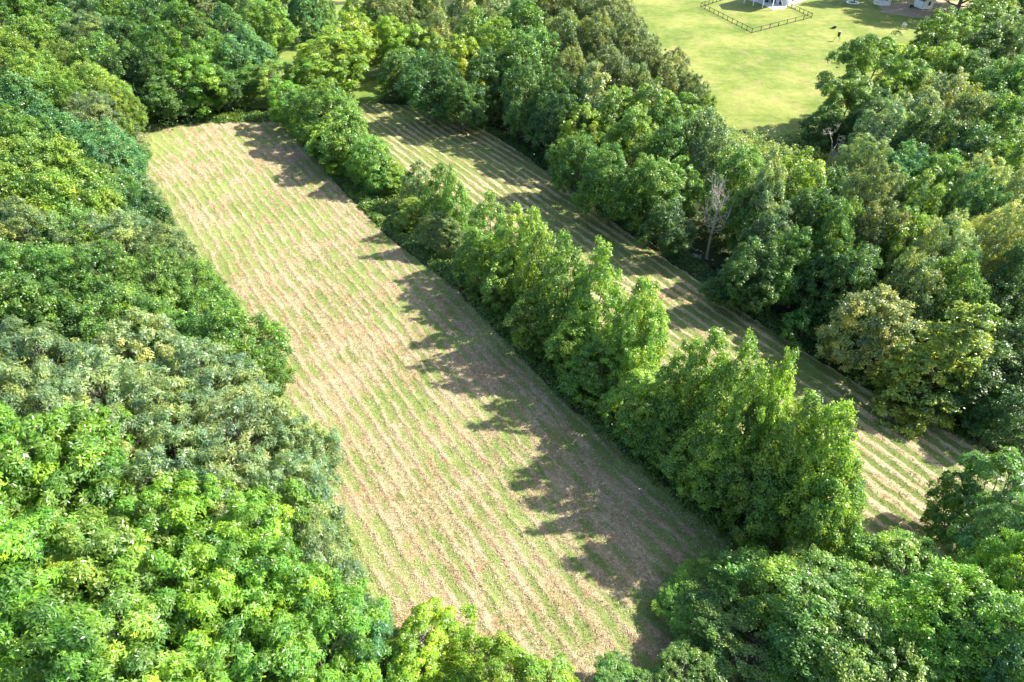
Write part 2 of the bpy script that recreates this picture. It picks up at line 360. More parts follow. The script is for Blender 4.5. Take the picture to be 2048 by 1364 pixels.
TINT = {'G': (.125, .245, .050), 'L': (.205, .325, .065), 'Y': (.265, .375, .045), 'B': (.105, .245, .105), 'D': (.080, .165, .048),
        'S': (.200, .275, .135), 'O': (.180, .225, .095), 'P': (.330, .390, .190), 'F': (.165, .325, .040), 'V': (.240, .400, .030), 'T': (.300, .390, .090),
        'R': (.230, .360, .065), 'r': (.170, .295, .055)}
NAME = {'M': 'broadleaf_tree', 'O': 'broadleaf_tree', 'P': 'pointed_tree', 'N': 'hickory_tree', 'S': 'feathery_tree', 'W': 'walnut_tree',
        'K': 'linden_tree', 'C': 'cedar_tree', 'U': 'shrub', 'Q': 'broadleaf_tree'}
used_labels = {}
def add_tree(x, y, z, h, r, kind, tint, label, group, rz=None, lean=(0, 0)):
    assert label not in used_labels, label
    used_labels[label] = 1
    cr, tr, R0, H0 = PROTO[kind][R.randrange(len(PROTO[kind]))]
    asp = R.uniform(0.86, 1.16); root = empty(NAME[kind], (x, y, z), R.uniform(0, 2*PI) if rz is None else rz, (r/R0*asp, r/R0/asp, h/H0))
    root.rotation_euler[0] = R.uniform(-.07, .07); root.rotation_euler[1] = R.uniform(-.07, .07)
    tag(root, label, 'shrub' if kind == 'U' else 'tree', group)
    c = link('crown', cr, root); t_ = link('trunk', tr, root)
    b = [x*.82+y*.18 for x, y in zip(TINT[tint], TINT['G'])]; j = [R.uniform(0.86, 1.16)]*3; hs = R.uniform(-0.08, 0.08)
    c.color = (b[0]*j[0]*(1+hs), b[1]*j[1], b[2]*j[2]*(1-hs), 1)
    return root
def tree_px(u, v, rpx, h, kind, tint, label, group):
    """u, v: middle of the crown as the photograph shows it"""
    h *= 1.10 if grp.startswith('trees of the creek') else 1.0
    x, y, t = at(u, v, (0.42 if kind == 'K' else 0.62)*h)
    add_tree(x, y, hz(x, y), h, rpx/FPX*t*1.08, kind, tint, label, group)

# ---------------------------------------------------------------- terrain
def axis(lo, hi, step, far):
    a = list(np.arange(lo, hi+1e-6, step)); out = []; d = step
    while a[0] > -far: d *= 1.5; a.insert(0, a[0]-d)
    d = step
    while a[-1] < far: d *= 1.5; a.append(a[-1]+d)
    return a
gx = axis(-260, 230, 2.0, 2200); gy = axis(-40, 420, 2.0, 2400)
vs = []
for Y in gy:
    for X in gx:
        z = hz(X, Y); s_, t_ = st(X, Y)
        if t_ < 2 or t_ > 80: z += 0.25*(mnoise.noise(Vector((X*.12, Y*.12, 0))))*min(1, max(0, (2-t_)/6, (t_-80)/6)) if not (X > 30 and Y > 130) else 0
        vs.append((X, Y, z))
nx = len(gx); ii = np.arange((len(gy)-1)*(nx-1)); a = (ii//(nx-1))*nx + ii % (nx-1)
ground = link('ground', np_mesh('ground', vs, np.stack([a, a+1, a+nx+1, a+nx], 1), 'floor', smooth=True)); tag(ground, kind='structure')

def interp(pts, s):
    for (s0, t0), (s1, t1) in zip(pts, pts[1:]):
        if s <= s1: 
            f = min(1, max(0, (s-s0)/(s1-s0))); return t0+(t1-t0)*f
    return pts[-1][1]
def field(name, left, right, s0, s1, ds, nacross, row, mat, lift, ridge, seed, bend=None, ends=None):
    """a strip of land between two boundary lines given as (s, t); windrows stand as real ridges"""
    ns = int((s1-s0)/ds)+1; V = []; UV = []
    for i in range(ns):
        s = s0+(s1-s0)*i/(ns-1); l = interp(left, s) + 0.5*mnoise.noise(Vector((s*.3, seed, 0))) + 0.35*mnoise.noise(Vector((s*1.1, seed, 5))); r = interp(right, s) + 0.5*mnoise.noise(Vector((s*.3, seed+9, 0))) + 0.35*mnoise.noise(Vector((s*1.1, seed+9, 5)))
        for j in range(nacross):
            f = j/(nacross-1); t = l+(r-l)*f; so = s
            if ends: a0, a1 = ends(t); so = a0+(a1-a0)*i/(ns-1)
            x, y = xy(so, t)
            q = t/row + 0.30*mnoise.noise(Vector((s*.06, t*.12, seed))) + 0.12*mnoise.noise(Vector((s*.25, t*.4, seed)))
            if bend: q += bend(s, t)
            p = mnoise.noise(Vector((x*.5, y*.5, seed)))*0.5
            d = abs((q + 0.45*p) % 1.0 - 0.5); sharp = math.exp(-(d/0.15)**2)
            am = ridge*(0.75+0.7*mnoise.noise(Vector((x*.9, y*.9, seed+3))) + 0.4*mnoise.noise(Vector((x*2.3, y*2.3, seed+7))))
            z = lift + max(0, am)*sharp + 0.035*mnoise.noise(Vector((x*1.9, y*1.9, 2))) + 0.035*mnoise.noise(Vector((x*.6, y*.6, 8)))
            V.append((x, y, z)); UV.append((q, so))
    i2 = np.arange((ns-1)*(nacross-1)); a = (i2//(nacross-1))*nacross + i2 % (nacross-1)
    Q = np.stack([a, a+nacross, a+nacross+1, a+1], 1)
    me = np_mesh(name, V, Q, mat, smooth=True)
    uvl = me.uv_layers.new(name='swath'); arr = np.array(UV, dtype=np.float32)[Q.ravel()]; uvl.data.foreach_set('uv', arr.ravel())
    return tag(link(name, me), kind='structure')
LEFT_L = [(-168, 10.5), (-160, 9), (-148, 6.5), (-130, 5.4), (-109, 5.6), (-91, 7.5), (-60, 8.6), (-33, 7.0), (-12, 5.0)]
LEFT_R = [(-168, 37), (-150, 40), (-120, 37), (-96, 36.8), (-76, 39), (-45, 38.3), (-22, 40), (-12, 44)]
def field_bend(s, t): return 2.4*sm((-126-s)/34.0)*(1-sm((t-8)/20.0)) - 1.2*sm((s+34)/24.0)*sm((t-18)/16.0)
def field_ends(t): return (-167 + (t-11.7)*.62 + 0.9*mnoise.noise(Vector((t*.35, 3, 3))), -9 - 0.45*max(0, t-18))
field('hay_field', LEFT_L, LEFT_R, -160, -12, 0.34, 225, 1.62, 'mown_hay', 0.075, 0.13, 1.0, field_bend, field_ends)
RIGHT_L = [(-150, 52), (-128, 50), (-90, 51), (-40, 51), (-5, 48)]
RIGHT_R = [(-152, 56), (-146, 64), (-138, 70.5), (-121, 73.6), (-105, 73.4), (-88, 72.3), (-70, 71), (-45, 70.5), (-30, 71), (-15, 74), (-5, 75)]
def strip_bend(s, t): return 1.6*sm((-95-s)/55.0)*(t-50)/20.0
field('hay_strip', RIGHT_L, RIGHT_R, -151, -5, 0.34, 150, 1.75, 'strip_hay', 0.075, 0.15, 40.0, strip_bend)

def sheet(name, poly, mat, lift, step=2.0, wob=0.0):
    """a ground sheet inside a polygon, following the terrain"""
    me = bpy.data.meshes.new(name)
    P = []
    for (a, b) in zip(poly, poly[1:]+poly[:1]):
        n_ = max(1, int(math.dist(a, b)/step))
        for k in range(n_):
            f = k/n_; x = a[0]+(b[0]-a[0])*f; y = a[1]+(b[1]-a[1])*f
            if wob: x += wob*mnoise.noise(Vector((x*.2, y*.2, 1))); y += wob*mnoise.noise(Vector((x*.2, y*.2, 7)))
            P.append((x, y, hz(x, y)+lift))
    me.from_pydata(P, [], [tuple(range(len(P)))]); me.materials.append(MATS[mat]); me.update()
    if me.polygons[0].normal.z < 0: me.flip_normals()
    return tag(link(name, me), kind='structure')
sheet('lawn', [(34, 330), (33, 240), (35.5, 202), (43, 160), (47, 143), (60, 137.5), (72, 142), (84, 160), (100, 176), (122, 190), (150, 204), (190, 230), (230, 330)], 'lawn_grass', 0.06, wob=1.2)
sheet('meadow', [(-72, 156), (-33, 153), (-30, 166), (-36, 200), (-46, 240), (-60, 330), (-120, 330), (-84, 220), (-66, 190), (-66, 168)], 'meadow_grass', 0.05, wob=1.5)
sheet('bare_ground', [(118, 236), (128, 228), (140, 231), (152, 236), (158, 246), (140, 252), (124, 246)], 'bare_soil', 0.066, wob=1.8)
sheet('dirt_track', [xy(-27, 31), xy(-19, 23), xy(-16, 14), xy(-6, 10), xy(0, 30), xy(-6, 46), xy(-18, 43), xy(-23, 36)], 'bare_soil', 0.045, wob=1.5)
# the creek: water in its channel and a stony margin
V = []; Q = []; V2 = []; Q2 = []
for i in range(170):
    s = -150 + i; c = creek_t(s)
    V += [(*xy(s, c-1.0), -0.82), (*xy(s, c+1.1), -0.82)]
    V2 += [(*xy(s, c-2.1), hz(*xy(s, c-2.1))+0.02), (*xy(s, c-1.35), hz(*xy(s, c-1.35))+0.02), (*xy(s, c-0.6), hz(*xy(s, c-0.6))+0.02)]
    if i: k = 2*i; Q.append((k-2, k-1, k+1, k)); k = 3*i; Q2 += [(k-3, k-2, k+1, k), (k-2, k-1, k+2, k+1)]
tag(link('creek', np_mesh('creek', V, Q, 'water')), kind='structure')
tag(link('creek_bed', np_mesh('creek_bed', V2, Q2, 'stone')), kind='structure')
mb = MB()
for i in range(1500):
    s = R.uniform(-150, 15); c = creek_t(s); off = R.uniform(-2.4, -0.3) if R.random() < .75 else R.uniform(.5, 2); x, y = xy(s, c+off); r = R.uniform(.06, .30)
    z = max(hz(x, y), -0.85); p = []
    for k in range(6): p.append((x+r*math.cos(k*PI/3)*R.uniform(.7, 1.2), y+r*math.sin(k*PI/3)*R.uniform(.7, 1.2), z-0.02))
    p.append((x+R.uniform(-.3, .3)*r, y+R.uniform(-.3, .3)*r, z+r*R.uniform(.5, .9)))
    mb.add(p, [(k, (k+1) % 6, 6) for k in range(6)])
tag(mb.build('creek_stones', 'stone'), 'grey stones lying along the bed of the creek', None, None, 'stuff')

# ---------------------------------------------------------------- hay and stubble lying on the fields
def straw_material(name):
    m, n, b = nodes(name); a_ = N(n, 'ShaderNodeAttribute', attribute_name='tone')
    c = ramp(n, a_.outputs['Fac'], [(0.0, (0.09, 0.15, 0.03)), (0.30, (0.20, 0.28, 0.06)), (0.48, (0.28, 0.30, 0.10)), (0.52, (0.33, 0.25, 0.15)), (0.78, (0.47, 0.38, 0.25)), (1.0, (0.68, 0.58, 0.42))])
    n.links.new(c, b.inputs['Base Color']); b.inputs['Roughness'].default_value = 0.75; MATS[name] = m
straw_material('straw')
def scatter(name, label, lo, hi, left, right, row, count, seed, greenf, bend=None, ends=None):
    rg = np.random.default_rng(seed); pos = []; tone = []; rr = random.Random(seed)
    while len(pos) < count:
        f = rr.random()**0.62; s = lo + (hi-lo)*f; l = interp(left, s); r = interp(right, s); t = rr.uniform(l+0.3, r-0.3)
        if ends:
            a0, a1 = ends(t)
            if not a0 < s < a1: continue
        x, y = xy(s, t)
        q = t/row + 0.30*mnoise.noise(Vector((s*.06, t*.12, seed))) + 0.12*mnoise.noise(Vector((s*.25, t*.4, seed)))
        if bend: q += bend(s, t)
        p = mnoise.noise(Vector((x*.5, y*.5, seed)))*0.5
        d = abs((q+0.45*p) % 1.0 - 0.5)
        g = greenf + 1.1*mnoise.noise(Vector((x*.16, y*.16, 4.4))) + 0.8*(d-0.25) + 0.7*mnoise.noise(Vector((x*.7, y*.7, 9)))
        grn = rr.random() < g
        if not grn and d > 0.25 and rr.random() < .45: continue
        z = 0.09 + (0.11*math.exp(-(d/0.15)**2)) + rr.random()*0.05
        pos.append((x, y, z)); tone.append(rr.uniform(0, .45) if grn else rr.uniform(.5, 1))
    pos = np.array(pos); tone = np.array(tone); n_ = len(pos)
    nor = rg.normal(size=(n_, 3))*0.75 + np.array([0, 0, 0.8]); sz = rg.uniform(.6, 1.4, n_)
    v, q, t = leaves(pos, nor, 0.27*sz, 0.042*sz, None, tone)
    return tag(link(name, np_mesh(name, v, q, 'straw', t)), label, None, None, 'stuff')
scatter('cut_hay', 'dry cut hay and green stubble strewn over the large field', -165, -9, LEFT_L, LEFT_R, 1.62, 190000, 1, 0.42, field_bend, field_ends)
scatter('raked_hay', 'thin pale windrows of raked hay on the narrow strip', -148, -8, RIGHT_L, RIGHT_R, 1.75, 70000, 40, 0.40, strip_bend)

# ---------------------------------------------------------------- low brush along edges, growth under the woods
def brush(name, label, spots, mat, per, L, W, seed, hgt):
    global NR
    NR = np.random.default_rng(seed); VV = []; TT = []
    for (x, y, r) in spots:
        z = hz(x, y); k = int(per*r*r)+10
        d = unit(NR.normal(size=(k, 3)) + np.array([0, 0, 0.7])); d[:, 2] = np.abs(d[:, 2])
        hh = hgt*NR.uniform(.6, 1.4)
        pos = np.array([x, y, z]) + d*np.array([r, r, r*hh])*(0.6+0.45*NR.random((k, 1)))
        nor = d*0.5 + np.array([0, 0, .6]) + NR.normal(size=(k, 3))*.45; s = NR.uniform(.7, 1.3, k)
        tone = np.clip(0.42 + 0.3*(NR.random()-.5) + NR.normal(size=k)*.15, 0, 1)
        v, q, t = leaves(pos, nor, L*s, W*s, None, tone); VV.append(v); TT.append(t)
    v = np.concatenate(VV)
    return tag(link(name, np_mesh(name, v, np.arange(len(v), dtype=np.int32).reshape(-1, 4), mat, np.concatenate(TT))), label, None, None, 'stuff')
def band(pts, dens, t0, t1, rlo, rhi):
    out = []
    for (s0, c0), (s1, c1) in zip(pts, pts[1:]):
        for _ in range(int(abs(s1-s0)*dens)):
            f = R.random(); s = s0+(s1-s0)*f; t = c0+(c1-c0)*f + R.uniform(t0, t1); out.append((*xy(s, t), R.uniform(rlo, rhi)))
    return out
ROWC = [(-166, 45.5), (-120, 44.5), (-90, 45.2), (-60, 45.0), (-22, 45.8)]
sp = band([(-160, 41), (-120, 38.6), (-96, 38.6), (-76, 40.6), (-45, 40), (-18, 41.5)], 8, -1.3, 2.6, .5, 1.2)
sp += band(ROWC, 5, -3, 4.5, .6, 1.3)
brush('hedge_brush', 'leafy weeds and brambles at the foot of the tree row', sp, 'brush_leaf', 90, .28, .20, 5, 0.9)
sp = band([(s, t-0.4) for s, t in LEFT_L], 2.6, -2.4, -0.1, .4, 1.0)
sp += [(*xy(-167 + (t-11.7)*.62 - R.uniform(0.3, 5), t), R.uniform(.6, 1.6)) for t in np.linspace(4, 46, 240)]
sp += band([(s, t) for s, t in LEFT_L], 2.2, -1.5, 0.7, .25, .6)
brush('field_edge_brush', 'bright green weeds fringing the far and left edges of the large hayfield', sp, 'brush_leaf', 90, .30, .20, 6, 0.85)
sp = band([(-150, 63), (-146, 66), (-138, 72.3), (-121, 74.6), (-105, 74.6), (-88, 73.6), (-70, 72.6), (-45, 72), (-30, 72.5), (-15, 75), (5, 77)], 4.0, -1.1, 2.1, .5, 1.4)
sp += band([(-86, 74.0), (-60, 73.4), (-40, 74)], 9, -1.0, 2.6, .6, 1.1)
brush('creek_bank_brush', 'dense dark weeds on the creek bank beside the narrow hay strip', sp, 'creek_brush_leaf', 90, .28, .18, 7, 0.9)
sp = []
for _ in range(5200):
    z_ = R.random()
    if z_ < 0.45: s, t = R.uniform(-230, 20), R.uniform(-75, 4)
    elif z_ < 0.85: s, t = R.uniform(-190, 40), R.uniform(79, 150)
    else: s, t = R.uniform(-215, -160), R.uniform(4, 80)
    x, y = xy(s, t)
    if y < 5 or (x > 34 and y > 136 and t > 112) or (y > 153 and -80 < x < -32): continue
    if x > 70 and y > 160 and y - 150 > (x-70)*0.6: continue
    sp.append((x, y, R.uniform(.9, 2.2)))
brush('understorey', 'shaded tangle of young growth under the woods', sp, 'understorey_leaf', 18, .46, .32, 8, 1.3)
sp = []
for _ in range(300):
    u_ = R.uniform(1430, 1600); v_ = R.uniform(268, 320)+ (u_-1430)*.06; x, y, _t = at(u_, v_, 1); sp.append((x, y, R.uniform(.8, 1.8)))
for _ in range(260):
    u_ = R.uniform(1570, 1700); v_ = R.uniform(300, 400); x, y, _t = at(u_, v_, 1); sp.append((x, y, R.uniform(.8, 1.8)))
brush('thicket', 'low olive-green thicket bordering the bottom of the lawn', sp, 'thicket_leaf', 75, .34, .24, 9, 1.9)

# ---------------------------------------------------------------- the tree row between the fields
ORD = ['first', 'second', 'third', 'fourth', 'fifth', 'sixth', 'seventh', 'eighth', 'ninth', 'tenth', 'eleventh', 'twelfth', 'thirteenth',
       'fourteenth', 'fifteenth', 'sixteenth', 'seventeenth', 'eighteenth', 'nineteenth', 'twentieth', 'twenty-first', 'twenty-second', 'twenty-third', 'twenty-fourth', 'twenty-fifth']
def row_tree(u, v, t0, wide, kind, tint, label):
    """u, v: the tree's tip; the row stands on the line t = t0, which gives distance and height"""
    d = ray(u, v); k = t0/(AC[0]*d[0] + AC[1]*d[1]); x, y = d[0]*k, d[1]*k; h = CAM_H + d[2]*k
    h = min(19, max(5, h)); add_tree(x, y, 0, h*1.0, wide, kind, tint, label, 'trees in the row between the two hayfields')
back = [(1700, 815, 'O', 'R', 3.5), (1648, 768, 'P', 'R', 2.7), (1588, 738, 'P', 'R', 2.2), (1552, 732, 'P', 'R', 2.2), (1500, 712, 'P', 'r', 2.8), (1440, 655, 'P', 'R', 2.7),
        (1392, 672, 'P', 'R', 2.5), (1312, 578, 'P', 'R', 2.5), (1268, 562, 'P', 'R', 2.5), (1200, 498, 'P', 'R', 3.0), (1146, 475, 'P', 'r', 2.8), (1098, 452, 'P', 'R', 2.8),
        (1062, 432, 'P', 'R', 2.6), (1028, 420, 'P', 'R', 2.6), (972, 392, 'P', 'r', 2.6), (916, 342, 'P', 'r', 2.0), (868, 330, 'P', 'r', 2.2), (828, 324, 'P', 'S', 2.2),
        (778, 322, 'P', 'R', 2.9), (738, 272, 'O', 'r', 4.0), (688, 210, 'O', 'r', 4.6), (640, 158, 'O', 'r', 4.8)]
for i, (u, v, k, ti, wd) in enumerate(back):
    row_tree(u, v, (45.0 if v > 300 else 42.8) + R.uniform(-.6, .6), wd, k, ti, 'pointed green tree, %s from the near end along the back of the row between hayfields' % ORD[i])
front = [(1560, 905, 'O', 'r', 3.2), (1470, 870, 'O', 'R', 3.2), (1400, 850, 'O', 'r', 3.3), (1335, 800, 'O', 'r', 3.2), (1290, 740, 'O', 'R', 3.2), (1215, 690, 'O', 'r', 3.2), (1150, 620, 'O', 'R', 3.2),
         (1080, 565, 'O', 'R', 3.2), (1010, 500, 'O', 'R', 3.2), (950, 455, 'O', 'r', 3.0), (880, 425, 'O', 'S', 2.9), (830, 420, 'O', 'R', 2.8), (740, 370, 'O', 'R', 3.2), (690, 300, 'O', 'R', 3.8), (650, 240, 'O', 'R', 4.2), (600, 175, 'O', 'r', 4.4)]
for i, (u, v, k, ti, wd) in enumerate(front):
    row_tree(u, v, (42.2 if v > 300 else 40.8) + R.uniform(-.5, .5), wd, k, ti, 'rounded leafy tree, %s from the near end along the shaded front of the row' % ORD[i])
for (u, v, wd, ti, lab) in [(1640, 960, 2.6, 'Y', 'small yellow-green tree at the near end of the row, facing the camera'),
                            (1690, 930, 2.8, 'L', 'bright leafy tree rounding off the near end of the row beside the hay strip'),
                            (612, 262, 1.9, 'Y', 'little yellow-green tree in front of the far end of the row'),
                            (795, 440, 2.0, 'L', 'low pale green bush-like tree at the dip in the middle of the row')]:
    row_tree(u, v, 44.5, wd, 'O', ti, lab)

